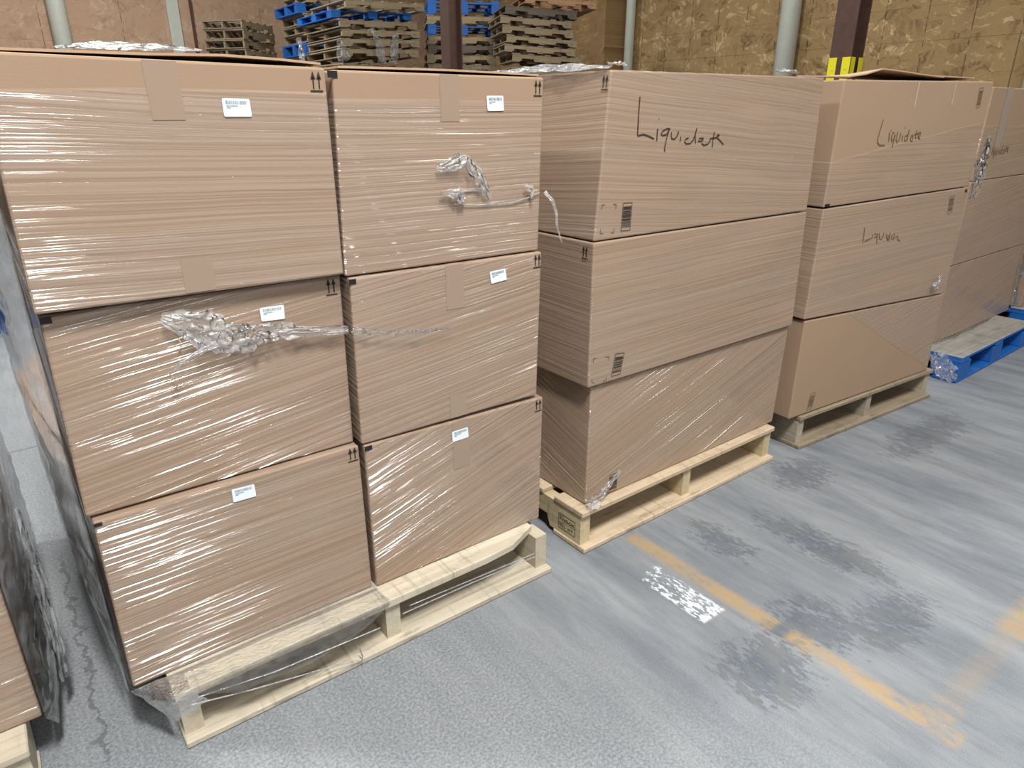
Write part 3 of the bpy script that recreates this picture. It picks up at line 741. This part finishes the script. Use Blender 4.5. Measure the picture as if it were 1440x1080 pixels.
W2 = [[(0.204, 1.248), (0.199, 1.226), (0.191, 1.185), (0.194, 1.171), (0.21, 1.162), (0.23, 1.161), (0.243, 1.161)], [(0.261, 1.206), (0.264, 1.173)], [(0.266, 1.212), (0.27, 1.211)], [(0.292, 1.203), (0.28, 1.204), (0.279, 1.185), (0.285, 1.173), (0.296, 1.183), (0.299, 1.199)], [(0.299, 1.195), (0.297, 1.171), (0.297, 1.152)], [(0.314, 1.207), (0.312, 1.179), (0.322, 1.17), (0.333, 1.178), (0.336, 1.203)], [(0.351, 1.194), (0.353, 1.174)], [(0.356, 1.221), (0.359, 1.219)], [(0.39, 1.214), (0.388, 1.194), (0.388, 1.171)], [(0.387, 1.196), (0.369, 1.19), (0.369, 1.173), (0.382, 1.177)], [(0.425, 1.193), (0.411, 1.192), (0.411, 1.175), (0.426, 1.17), (0.424, 1.189)], [(0.443, 1.211), (0.442, 1.186), (0.45, 1.181)], [(0.432, 1.195), (0.46, 1.199)], [(0.461, 1.182), (0.474, 1.195), (0.473, 1.203), (0.461, 1.201), (0.461, 1.187), (0.477, 1.178)]]
W3 = [[(0.214, 0.869), (0.218, 0.833), (0.219, 0.81)], [(0.23, 0.815), (0.25, 0.819), (0.272, 0.824)], [(0.277, 0.839), (0.278, 0.825)], [(0.301, 0.839), (0.292, 0.839), (0.295, 0.826), (0.308, 0.826), (0.308, 0.837)], [(0.308, 0.837), (0.319, 0.799)], [(0.319, 0.84), (0.332, 0.816), (0.345, 0.812), (0.354, 0.823), (0.354, 0.837)], [(0.375, 0.833), (0.378, 0.819), (0.394, 0.803)], [(0.4, 0.835), (0.399, 0.819), (0.403, 0.802)], [(0.398, 0.821), (0.385, 0.818), (0.391, 0.806), (0.4, 0.81)], [(0.421, 0.822), (0.414, 0.819), (0.419, 0.806), (0.43, 0.809)], [(0.431, 0.83), (0.436, 0.804)], [(0.446, 0.812), (0.466, 0.815), (0.462, 0.804), (0.484, 0.793)]]
def strokes(key, S, w, mat, dx=0, dz=0):
    def b(m, P):
        for s in S: m.ribbon([P(q[0] + dx, q[1] + dz) for q in s], w, (0, -1, 0))
    decal(key, 'handwriting', b, mat, 0.0015)
strokes('B_3', W1, 0.0036, M['marker'])
strokes('C_3', W2, 0.0050, M['inkf'])
strokes('C_2', W3, 0.0046, M['inkf'])
strokes('D_3', W2, 0.0050, M['inkf'], 0.02, -0.09)

# packing tape over the seams
decal('A_L3', 'packing_tape', lambda m, P: m.face([P(0.168, 1.255), P(0.2205, 1.255), P(0.2195, 1.347), P(0.166, 1.348)]), M['tape'], 0.0009)
decal('A_L3', 'packing_tape', lambda m, P: m.face([P(0.172, 0.956), P(0.226, 0.956), P(0.225, 1.02), P(0.171, 1.02)]), M['tape'], 0.0009)
decal('A_R3', 'packing_tape', lambda m, P: m.face([P(0.742, 1.25), P(0.790, 1.25), P(0.790, 1.344), P(0.742, 1.344)]), M['tape'], 0.0009)
decal('A_R2', 'packing_tape', lambda m, P: m.face([P(0.735, 0.83), P(0.783, 0.83), P(0.785, 0.936), P(0.735, 0.936)]), M['tape'], 0.0009)
decal('A_R2', 'packing_tape', lambda m, P: m.face([P(0.735, 0.547), P(0.783, 0.547), P(0.783, 0.61), P(0.735, 0.61)]), M['tape'], 0.0009)
decal('A_R1', 'packing_tape', lambda m, P: m.face([P(0.738, 0.40), P(0.788, 0.40), P(0.788, 0.535), P(0.738, 0.535)]), M['tape'], 0.0009)
decal('D_3', 'packing_tape', lambda m, P: m.face([P(0.29, 1.1), P(0.37, 1.1), P(0.37, 1.383), P(0.29, 1.383)]), M['tape_g'], 0.0009)
decal('C_3', 'packing_tape', lambda m, P: m.face([P(0.390, 1.29), P(0.396, 1.29), P(0.397, 1.375), P(0.391, 1.375)]), M['strip'], 0.0009)
decal('C_3', 'packing_tape', lambda m, P: m.face([P(0.655, 1.30), P(0.660, 1.30), P(0.661, 1.375), P(0.656, 1.375)]), M['strip'], 0.0009)

# lifted top flaps of the boxes
def flap(key, pts_front, back, name='top_flap', mat='bare'):
    """pts_front: (x, z) along the lifted edge in stack coordinates; the flap reaches back by `back` metres"""
    o, cx, y, z0 = BOX[key]
    m = MB(); t = 0.004
    rows = []
    for (x, z, yy) in pts_front:
        base = max(q[1] for q in BX[key][2:]) + 0.003
        rows.append([(x - cx, yy, z - z0), (x - cx, yy + back, base - z0)])
    A = [[m.bm.verts.new(q) for q in r] for r in rows]; B = [[m.bm.verts.new((q[0], q[1], q[2] + t)) for q in r] for r in rows]
    for i in range(len(A) - 1):
        m.bm.faces.new((A[i][0], A[i][1], A[i + 1][1], A[i + 1][0])); m.bm.faces.new((B[i][0], B[i + 1][0], B[i + 1][1], B[i][1]))
        m.bm.faces.new((A[i][0], A[i + 1][0], B[i + 1][0], B[i][0])); m.bm.faces.new((A[i][1], B[i][1], B[i + 1][1], A[i + 1][1]))
    m.bm.faces.new((A[0][0], B[0][0], B[0][1], A[0][1])); m.bm.faces.new((A[-1][0], A[-1][1], B[-1][1], B[-1][0]))
    m.done(name, M[mat], o)
flap('A_L3', [(-0.055, 1.3535, 0.02), (0.06, 1.354, 0.012), (0.18, 1.355, 0.010), (0.30, 1.3585, 0.008), (0.40, 1.356, 0.008), (0.478, 1.3515, 0.008)], 0.2)
flap('A_R3', [(0.52, 1.3485, 0.012), (0.64, 1.350, 0.010), (0.78, 1.351, 0.008), (0.92, 1.350, 0.008), (1.02, 1.3485, 0.008)], 0.2)
flap('C_3', [(0.0, 1.381, 0.03), (0.10, 1.392, 0.03), (0.20, 1.412, 0.03), (0.32, 1.408, 0.03), (0.45, 1.402, 0.03), (0.62, 1.396, 0.03)], 0.2)
flap('C_3', [(0.50, 1.400, 0.05), (0.70, 1.401, 0.05), (0.9, 1.400, 0.05)], 0.25)

# ------------------------------------------------------------------ stretch film that stands off the boxes
def frame_mat(fr):
    ox, oy, a = FR[fr]; return Matrix.Translation((ox, oy, 0)) @ Matrix.Rotation(a, 4, 'Z')
def bunch(name, path, width, amp, mat, parent, seed, nu=None, nv=14, nrm=(0, -1, 0), base=0.006, fold=5.0):
    """crumpled film: a strip along path (3-D points), gathered into folds that stand off along nrm"""
    rr = random.Random(seed); nrm = V(nrm).normalized()
    path = [V(p) for p in path]
    nu = nu or max(16, 10 * (len(path) - 1))
    widths = width if isinstance(width, (list, tuple)) else [width] * len(path)
    amps = amp if isinstance(amp, (list, tuple)) else [amp] * len(path)
    m = MB(); grid = []
    off = V((rr.uniform(-50, 50), rr.uniform(-50, 50), rr.uniform(-50, 50)))
    for i in range(nu + 1):
        f = i / nu * (len(path) - 1); k = min(int(f), len(path) - 2); f -= k
        p = path[k].lerp(path[k + 1], f); w = widths[k] * (1 - f) + widths[k + 1] * f; a = amps[k] * (1 - f) + amps[k + 1] * f
        d = (path[min(k + 1, len(path) - 1)] - path[k]).normalized(); ac = d.cross(nrm).normalized()
        row = []
        for j in range(nv + 1):
            t = j / nv - 0.5
            q = V((i * 0.13, t * fold, 0)) + off
            n1 = mnoise.noise(q * 1.0); n2 = mnoise.noise(q * 2.7 + V((7, 3, 1))); n3 = mnoise.noise(q * 1.3 + V((0, 0, 9)))
            h = base + a * (abs(n1) * 1.3 + abs(n2) * 0.35)
            row.append(m.bm.verts.new(p + ac * (t * w * (1 + 0.5 * n3) + n2 * w * 0.04) + nrm * h + d * (n3 * w * 0.12)))
        grid.append(row)
    for i in range(nu):
        for j in range(nv):
            m.bm.faces.new((grid[i][j], grid[i + 1][j], grid[i + 1][j + 1], grid[i][j + 1]))
    return m.done(name, mat, parent, smooth=True)
def sheet(name, rows, mat, parent, amp=0.004, seed=1, sub=6, streak=(2.0, 40.0)):
    """a film sheet through rows of 3-D points (all the same length), wrinkled"""
    m = MB(); R_ = len(rows); C_ = len(rows[0]); grid = []
    off = V((seed * 3.7, seed * 1.9, 0))
    for i in range((R_ - 1) * sub + 1):
        fi = i / sub; a = min(int(fi), R_ - 2); fi -= a; row = []
        for j in range((C_ - 1) * sub + 1):
            fj = j / sub; b = min(int(fj), C_ - 2); fj -= b
            p = (V(rows[a][b]) * (1 - fj) + V(rows[a][b + 1]) * fj) * (1 - fi) + (V(rows[a + 1][b]) * (1 - fj) + V(rows[a + 1][b + 1]) * fj) * fi
            q = V((i * 0.5, j * 0.18, 0)) + off
            n = V((mnoise.noise(q), mnoise.noise(q + V((5, 5, 5))), mnoise.noise(q + V((9, 1, 4))) * 0.3))
            edge = 0 if (j in (0,) or i in (0,)) else 1
            row.append(m.bm.verts.new(p + n * amp * edge))
        grid.append(row)
    for i in range(len(grid) - 1):
        for j in range(len(grid[0]) - 1):
            m.bm.faces.new((grid[i][j], grid[i][j + 1], grid[i + 1][j + 1], grid[i + 1][j]))
    return m.done(name, mat, parent, smooth=True)

wA = empty('stretch_wrap', (0, 0, 0)); tag(wA, 'clear stretch film around the front two-wide stack, torn and bunched at mid height', 'plastic wrap', 'stretch film on the stacks')
yA = 0.062
torn = [(0.1232, 0.9150), (0.1682, 0.8950), (0.1966, 0.8762), (0.2303, 0.8604), (0.2663, 0.8496), (0.2989, 0.8551), (0.3332, 0.8505), (0.3691, 0.8439), (0.4842, 0.8263)]
bunch('torn_bunch', [(x, yA + 0.02, z) for x, z in torn], [0.02, 0.055, 0.08, 0.066, 0.055, 0.036, 0.034, 0.028, 0.018], [0.004, 0.012, 0.018, 0.018, 0.018, 0.014, 0.012, 0.010, 0.005], M['film_w'], wA, 3, nu=90, nv=22)
bunch('torn_bunch', [(0.4842, 0.064, 0.8263), (0.56, 0.058, 0.812), (0.6439, 0.058, 0.7972), (0.74, 0.060, 0.790)], [0.018, 0.014, 0.010, 0.004], [0.006, 0.004, 0.003, 0.001], M['film'], wA, 5, nu=50)
bunch('loose_tail', [(0.21, yA + 0.012, 0.852), (0.1627, yA + 0.01, 0.8374), (0.1409, yA + 0.008, 0.8259), (0.1169, yA + 0.012, 0.8087)], [0.016, 0.010, 0.008, 0.003], 0.006, M['film_w'], wA, 8, nu=30, nv=8)
m = MB(); m.tube([(0.146, 0.076, 0.872), (0.148, 0.070, 0.862), (0.1465, 0.072, 0.851), (0.143, 0.078, 0.842)], 0.0012, 6)
m.tube([(0.1223, 0.083, 0.7994), (0.1275, 0.078, 0.7945), (0.1297, 0.076, 0.7877), (0.1289, 0.078, 0.778), (0.1211, 0.083, 0.7671)], 0.0012, 6)
m.done('loose_loop', M['bare'], wA)
tr3 = [(0.7203, 1.1537), (0.763, 1.1635), (0.7981, 1.1716), (0.8181, 1.1448), (0.8356, 1.1224), (0.8536, 1.0969), (0.8627, 1.079)]
bunch('torn_bunch', [(x, 0.074, z) for x, z in tr3], [0.012, 0.03, 0.026, 0.030, 0.030, 0.020, 0.008], [0.004, 0.008, 0.010, 0.012, 0.010, 0.006, 0.003], M['film_w'], wA, 11, nu=60)
bunch('torn_bunch', [(0.725, 0.075, 1.104), (0.7635, 0.074, 1.10), (0.7809, 0.072, 1.0941), (0.7743, 0.073, 1.0752)], [0.006, 0.026, 0.028, 0.012], 0.009, M['film_w'], wA, 12, nu=40)
m = MB()
m.tube([(x, 0.073, z) for x, z in [(0.7831, 1.0721), (0.8222, 1.0681), (0.8656, 1.0663), (0.9301, 1.0655), (0.9803, 1.0738), (1.018, 1.0844)]], 0.0014, 6)
m.tube([(x, 0.074, z) for x, z in [(0.7831, 1.098), (0.80, 1.1005), (0.82, 1.101), (0.84, 1.096)]], 0.0018, 6)
m.done('torn_edge', M['film_w'], wA)
bunch('torn_bunch', [(0.965, 0.075, 1.104), (0.99, 0.073, 1.095), (0.985, 0.073, 1.072)], [0.010, 0.016, 0.006], 0.006, M['film_w'], wA, 15, nu=24, nv=8)
bunch('loose_tail', [(1.0215, 0.066, 1.0868), (1.0339, 0.05, 1.0675), (1.0434, 0.045, 1.0346), (1.0451, 0.045, 1.0074), (1.0547, 0.045, 0.9788), (1.0652, 0.045, 0.9609)], [0.012, 0.009, 0.007, 0.006, 0.006, 0.004], 0.005, M['film_w'], wA, 21, nu=40, nv=6)
# film spanning the gap between the two columns
# film down the left side, standing off the boxes
rows = []
for z, b0, b1 in ((1.25, 0.035, 0.045), (1.05, 0.035, 0.05), (0.9, 0.03, 0.05), (0.72, 0.028, 0.046), (0.5, 0.026, 0.040), (0.3, 0.018, 0.034), (0.145, 0.004, 0.02)):
    rows.append([(-0.073, 0.064, z), (-0.078 - b0, 0.25, z), (-0.074 - b1, 0.55, z), (-0.074 - b1, 0.85, z), (-0.084, 1.125, z)])
sheet('side_sheet', rows, M['film_s'], wA, 0.008, 6, 10)
# skirt pulled in under the overhanging boxes and over the pallet's front left
sheet('corner_skirt', [[(-0.071, 0.30, 0.144), (-0.071, 0.066, 0.144), (-0.02, 0.060, 0.150), (0.03, 0.050, 0.152)],
                       [(-0.045, 0.30, 0.122), (-0.05, 0.050, 0.122), (-0.012, -0.006, 0.138), (0.03, -0.009, 0.147)],
                       [(-0.012, 0.30, 0.085), (-0.013, 0.000, 0.082), (-0.006, -0.012, 0.085), (0.06, -0.006, 0.10)]], M['film'], wA, 0.003, 9, 8)
sheet('deck_film', [[(0.0, 0.054, 0.17), (0.25, 0.054, 0.18), (0.49, 0.054, 0.17)], [(0.0, 0.052, 0.147), (0.25, 0.052, 0.148), (0.49, 0.050, 0.147)], [(0.0, -0.004, 0.144), (0.25, -0.004, 0.144), (0.5, -0.004, 0.144)],
                    [(0.05, -0.010, 0.125), (0.25, -0.01, 0.12), (0.47, -0.008, 0.124)], [(0.12, -0.016, 0.09), (0.28, -0.012, 0.075), (0.42, -0.01, 0.10)]], M['film'], wA, 0.003, 12, 8)
for i, (x, z) in enumerate(((0.10, 0.088), (0.16, 0.075), (0.22, 0.068), (0.30, 0.066), (0.36, 0.072))):
    pass
m = MB()
for p in ([(0.02, -0.008, 0.11), (0.14, -0.014, 0.082), (0.30, -0.018, 0.050), (0.40, -0.018, 0.022)], [(0.40, -0.018, 0.06), (0.405, -0.018, 0.03), (0.402, -0.016, 0.012)], [(0.04, -0.008, 0.12), (0.2, -0.014, 0.10), (0.46, -0.012, 0.085)], [(0.55, 0.0, 0.10), (0.75, 0.004, 0.088), (0.96, 0.002, 0.082)], [(0.53, 0.0, 0.085), (0.75, 0.004, 0.078), (0.96, 0.002, 0.07)]):
    m.tube(p, 0.0016, 6)
m.done('film_rope', M['film_w'], wA)
# ragged top edge of the film lying on the lids
bunch('top_crumple', [(0.06, 0.17, 1.367), (0.10, 0.16, 1.370), (0.16, 0.15, 1.372), (0.21, 0.13, 1.371), (0.27, 0.10, 1.367)], [0.02, 0.08, 0.10, 0.08, 0.03], 0.003, M['film_s'], wA, 31, nu=50, nrm=(0, -0.2, 1), base=0.0)

wB = empty('stretch_wrap', (1.1505, .0064, 0), .0104); tag(wB, 'clear stretch film on the single-Liquidate stack, bunched at its lower corner and top edge', 'plastic wrap', 'stretch film on the stacks')
bunch('top_crumple', [(0.045, 0.75, 1.372), (0.048, 0.5, 1.374), (0.05, 0.30, 1.376), (0.052, 0.15, 1.374), (0.055, 0.03, 1.368)], [0.02, 0.03, 0.04, 0.035, 0.02], [0.003, 0.005, 0.010, 0.006, 0.003], M['film_w'], wB, 41, nu=60, nrm=(-0.5, 0, 1), base=0.002)
bunch('corner_bunch', [(0.035, 0.010, 0.166), (0.09, 0.020, 0.168), (0.14, 0.022, 0.2), (0.175, 0.024, 0.222)], [0.03, 0.026, 0.022, 0.012], [0.014, 0.010, 0.006, 0.003], M['film_w'], wB, 42, nu=50, nv=12, base=0.003)
bunch('corner_bunch', [(0.05, 0.014, 0.156), (0.04, 0.0, 0.155), (0.02, -0.004, 0.153)], [0.05, 0.04, 0.02], 0.006, M['film_w'], wB, 43, nu=24, nrm=(0, -0.3, 1), base=0.004)
bunch('top_crumple', [(0.88, 0.10, 1.382), (0.93, 0.09, 1.385), (0.97, 0.09, 1.381)], [0.02, 0.05, 0.02], 0.014, M['film_w'], wB, 44, nu=26, nrm=(0, 0, 1))
bunch('top_crumple', [(0.07, 0.05, 1.371), (0.10, 0.05, 1.374), (0.13, 0.05, 1.370)], [0.015, 0.03, 0.01], 0.012, M['film_w'], wB, 45, nu=20, nrm=(0, 0, 1))

wC = empty('stretch_wrap', (2.3277, .0057, 0), -.0667); tag(wC, 'clear stretch film on the two-Liquidate stack with white tufts along its right edge', 'plastic wrap', 'stretch film on the stacks')
bunch('loose_tail', [(0.9632, -0.01, 1.1858), (0.962, -0.012, 1.10), (0.958, -0.012, 1.03), (0.952, -0.01, 0.99)], [0.010, 0.05, 0.035, 0.03], [0.006, 0.018, 0.014, 0.012], M['film_w'], wC, 51, nu=50)
bunch('loose_tail', [(0.968, 0.0, 1.175), (1.02, 0.02, 1.10), (1.03, 0.02, 1.0), (1.0, 0.02, 0.92)], [0.02, 0.10, 0.12, 0.03], 0.014, M['film'], wC, 52, nu=40)
bunch('torn_bunch', [(0.860, 0.002, 0.612), (0.838, 0.0, 0.585), (0.81, 0.002, 0.560)], [0.012, 0.05, 0.035], 0.012, M['film_w'], wC, 53, nu=30)

wD = empty('stretch_wrap', (3.63, -.075, 0), .02); tag(wD, 'clear stretch film on the blue-pallet stack, white and gathered at the pallet corner', 'plastic wrap', 'stretch film on the stacks')
bunch('corner_bunch', [(-0.012, 0.13, 0.135), (-0.014, 0.09, 0.10), (-0.016, 0.045, 0.05), (-0.014, 0.01, 0.020)], [0.06, 0.09, 0.09, 0.05], 0.014, M['film_w'], wD, 61, nu=50, nrm=(-1, -0.12, 0), base=0.004)
bunch('corner_bunch', [(0.11, 0.174, 0.158), (0.3, 0.165, 0.158), (0.55, 0.165, 0.157), (0.85, 0.172, 0.155)], [0.012, 0.02, 0.016, 0.006], 0.005, M['film'], wD, 62, nu=40, base=0.002)
bunch('edge_bunch', [(1.158, 0.178, 0.62), (1.16, 0.175, 0.45), (1.165, 0.172, 0.30), (1.17, 0.168, 0.18)], [0.02, 0.07, 0.06, 0.10], [0.004, 0.010, 0.008, 0.008], M['film_w'], wD, 63, nu=50, base=0.004)

wE = empty('stretch_wrap', (-1.205, 0.03, 0)); tag(wE, 'clear stretch film on the load cut off at the left edge, flared to its pallet', 'plastic wrap', 'stretch film on the stacks')
rows = []
for z, b in ((0.556, 0.012), (0.5, 0.030), (0.4, 0.036), (0.28, 0.036), (0.145, 0.034), (0.07, 0.026)):
    rows.append([(0.986, 0.066, max(z, 0.142)), (0.986 + b * 0.5, 0.12, z), (0.984 + b, 0.26, z), (0.984 + b * 1.1, 0.5, z), (0.984 + b * 1.1, 0.8, z), (0.99, 1.12, z)])
sheet('side_sheet', rows, M['film_e'], wE, 0.006, 16, 10)
bunch('edge_bunch', [(1.024, 0.30, 0.50), (1.025, 0.28, 0.36), (1.024, 0.25, 0.22), (1.022, 0.22, 0.10)], [0.02, 0.05, 0.05, 0.03], 0.008, M['film_w'], wE, 17, nu=40, nrm=(1, -0.4, 0), base=0.003)

# pale wrapped load far back at the left edge
BX['F_1'] = ['F', 0, 0, 0, 0, 0]
FR['F'] = (-1.14, 3.88, 0)
make_box('F_1', 'F', 0.05, (0.02, 0.1415), (1.0, 0.1415), (1.0, 0.75), (0.02, 0.75), 1.1, 'film-wrapped box far back on a blue pallet, at the left edge')

# ------------------------------------------------------------------ empty pallets stacked at the back
STACK = {
'S1' :( 0.68 , 0.0 , 0.77 , [('w', 4.052, 11.743, 2.621, 2.76), ('w', 4.062, 11.735, 2.46, 2.621), ('w', 4.052, 11.743, 2.318, 2.46), ('w', 4.062, 11.735, 2.165, 2.318)] ),
'S1b' :( 0.0 , 0.0 , 1 , [('w', 4.565, 10.091, 2.876, 3.001), ('b', 4.433, 10.191, 2.731, 2.876), ('w', 4.512, 10.131, 2.584, 2.731), ('w', 4.521, 10.125, 2.456, 2.584), ('w', 4.521, 10.125, 2.326, 2.456), ('b', 4.486, 10.151, 2.145, 2.326), ('w', 4.503, 10.138, 2.003, 2.145)] ),
'S2' :( 0.07 , 0.05 , 1 , [('w', 4.155, 7.873, 2.53, 2.65), ('b', 4.008, 7.983, 2.425, 2.53), ('w', 4.081, 7.928, 2.311, 2.425), ('w', 4.096, 7.917, 2.204, 2.311), ('w', 4.089, 7.922, 2.088, 2.204), ('w', 4.081, 7.928, 1.962, 2.088)] ),
'S3' :( -0.5 , 0 , 0.86 , [('b', 5.69, 8.4, 2.629, 2.82), ('w', 5.665, 8.418, 2.5, 2.629), ('b', 5.681, 8.406, 2.361, 2.5), ('w', 5.673, 8.412, 2.239, 2.361), ('d', 5.665, 8.418, 2.115, 2.239), ('w', 5.648, 8.431, 1.981, 2.115)] ),
'S4' :( -0.42 , -0.05 , 0.84 , [('o', 6.328, 6.934, 2.661, 2.778), ('d', 6.112, 7.097, 2.534, 2.661), ('w', 6.058, 7.138, 2.422, 2.533), ('w', 6.081, 7.121, 2.301, 2.422), ('w', 6.127, 7.086, 2.188, 2.301), ('w', 6.104, 7.103, 2.074, 2.188), ('w', 6.189, 7.039, 1.949, 2.074)] ),
}
WHERE = {'S1': 'the low far-left back stack', 'S1b': 'the back stack with two blue open ends', 'S2': 'the back stack left of the rusty column',
         'S3': 'the back stack behind the rusty column', 'S4': 'the back stack beside the OSB pillar'}
ORD = ['topmost', 'second', 'third', 'fourth', 'fifth', 'sixth', 'seventh']
KIND = {'w': 'weathered wooden pallet', 'b': 'blue painted pallet', 'd': 'dark brown wooden pallet', 'o': 'orange-brown wooden pallet'}
PROTO = {}
def bg_pallet(kind):
    if kind in PROTO: return copy_tree(PROTO[kind])
    if kind == 'b': o = block_pallet((0, 0, 0), 0, 'x', tops=5, bev=0, deck='blue')
    else:
        mx, my = {'w': ('grey_x', 'mid_y'), 'd': ('dark_x', 'dark_y'), 'o': ('org_x', 'org_y')}[kind]
        o = stringer_pallet((0, 0, 0), 0, 'x', M[mx], M[my], tops=5, bots=3, bev=0)
    PROTO[kind] = o
    return o
for sname, (yaw, tilt, size, rows_) in STACK.items():
    for i, (kind, x, y, z0, z1) in enumerate(rows_):
        o = bg_pallet(kind)
        yw = yaw + rnd.uniform(-0.02, 0.02)
        # the stringers run along the stack's x: turn the pallet a quarter to the right, then lean it as the stack leans
        base = Matrix.Translation((0, 1.016 * size, 0)) @ Matrix.Rotation(-math.pi / 2, 4, 'Z') @ Matrix.Diagonal((size, size, (z1 - z0 - (0.016 if tilt else 0.004)) / 0.14, 1))
        lean = Matrix.Rotation(tilt, 4, (-math.sin(0.45), -math.cos(0.45), 0))
        o.matrix_world = Matrix.Translation((x, y, z0 + (0.008 if tilt else 0.002))) @ lean @ Matrix.Rotation(yw, 4, 'Z') @ base
        tag(o, '%s, %s down in %s' % (KIND[kind], ORD[i], WHERE[sname]), 'pallet', 'empty pallets stacked at the back')

# the rest of each stack, down to the floor (behind the wrapped loads in this view)
low = MB()
for x0 in (0.004, 0.488, 0.972):
    low.prism(stringer_prof(1.22, 0.018, 0.122), 'x', x0, x0 + 0.04)
for yc in (0.0675, 0.34, 0.61, 0.88, 1.1525): low.box(0, 1.016, yc - 0.06, yc + 0.06, 0.122, 0.14)
for yc in (0.0675, 0.61, 1.1525): low.box(0, 1.016, yc - 0.06, yc + 0.06, 0.0, 0.018)
low_o = None
for sname, (yaw, tilt, size, rows_) in STACK.items():
    kind, x, y, z0, z1 = rows_[-1]
    z0 -= 0.06 if tilt else 0.0; n = round(z0 / 0.13); h = z0 / n
    for i in range(n):
        if low_o is None: o = low_o = low.done('wooden_pallet', M['grey_x'])
        else: o = low_o.copy(); COL.objects.link(o)
        base = Matrix.Translation((0, 1.016 * size, 0)) @ Matrix.Rotation(-math.pi / 2, 4, 'Z') @ Matrix.Diagonal((size, size, (h - 0.003) / 0.14, 1))
        o.matrix_world = Matrix.Translation((x + rnd.uniform(-0.02, 0.02), y + rnd.uniform(-0.02, 0.02), i * h + 0.001)) @ Matrix.Rotation(yaw + rnd.uniform(-0.02, 0.02), 4, 'Z') @ base
        tag(o, 'weathered wooden pallet low in %s' % WHERE[sname], 'pallet', 'lower pallets of ' + WHERE[sname])

# grey film tails hanging on the pallet stacks
wS = empty('film_tail', (4.085, 7.86, 0), 0.07); tag(wS, 'grey twisted film tails hanging on the back stack left of the rusty column', 'plastic wrap')
bunch('tail', [(0.42, 0, 2.33), (0.47, -0.01, 2.24), (0.53, -0.01, 2.10), (0.53, -0.01, 1.92)], [0.05, 0.10, 0.13, 0.16], 0.05, M['film_g'], wS, 71, nu=40, base=0.0)
bunch('tail', [(0.80, 0, 2.30), (0.77, -0.01, 2.20), (0.74, -0.01, 2.05), (0.72, -0.01, 1.92)], [0.06, 0.10, 0.12, 0.15], 0.05, M['film_g'], wS, 72, nu=40, base=0.0)
wS2 = empty('film_tail', (4.03, 7.92, 0), 0.07); tag(wS2, 'grey film tails hanging at the open pallet ends, above the front stack', 'plastic wrap')
bunch('tail', [(-0.04, 0.98, 2.26), (-0.04, 0.96, 2.14), (-0.05, 0.93, 2.0), (-0.05, 0.92, 1.88)], [0.06, 0.10, 0.14, 0.16], 0.05, M['film_g'], wS2, 73, nu=40, nrm=(-1, -0.3, 0), base=0.0)
bunch('tail', [(0.0, -0.03, 2.18), (0.03, -0.04, 2.08), (0.05, -0.04, 1.92)], [0.05, 0.12, 0.16], 0.05, M['film_g'], wS2, 74, nu=30, nrm=(-0.4, -0.9, 0), base=0.0)
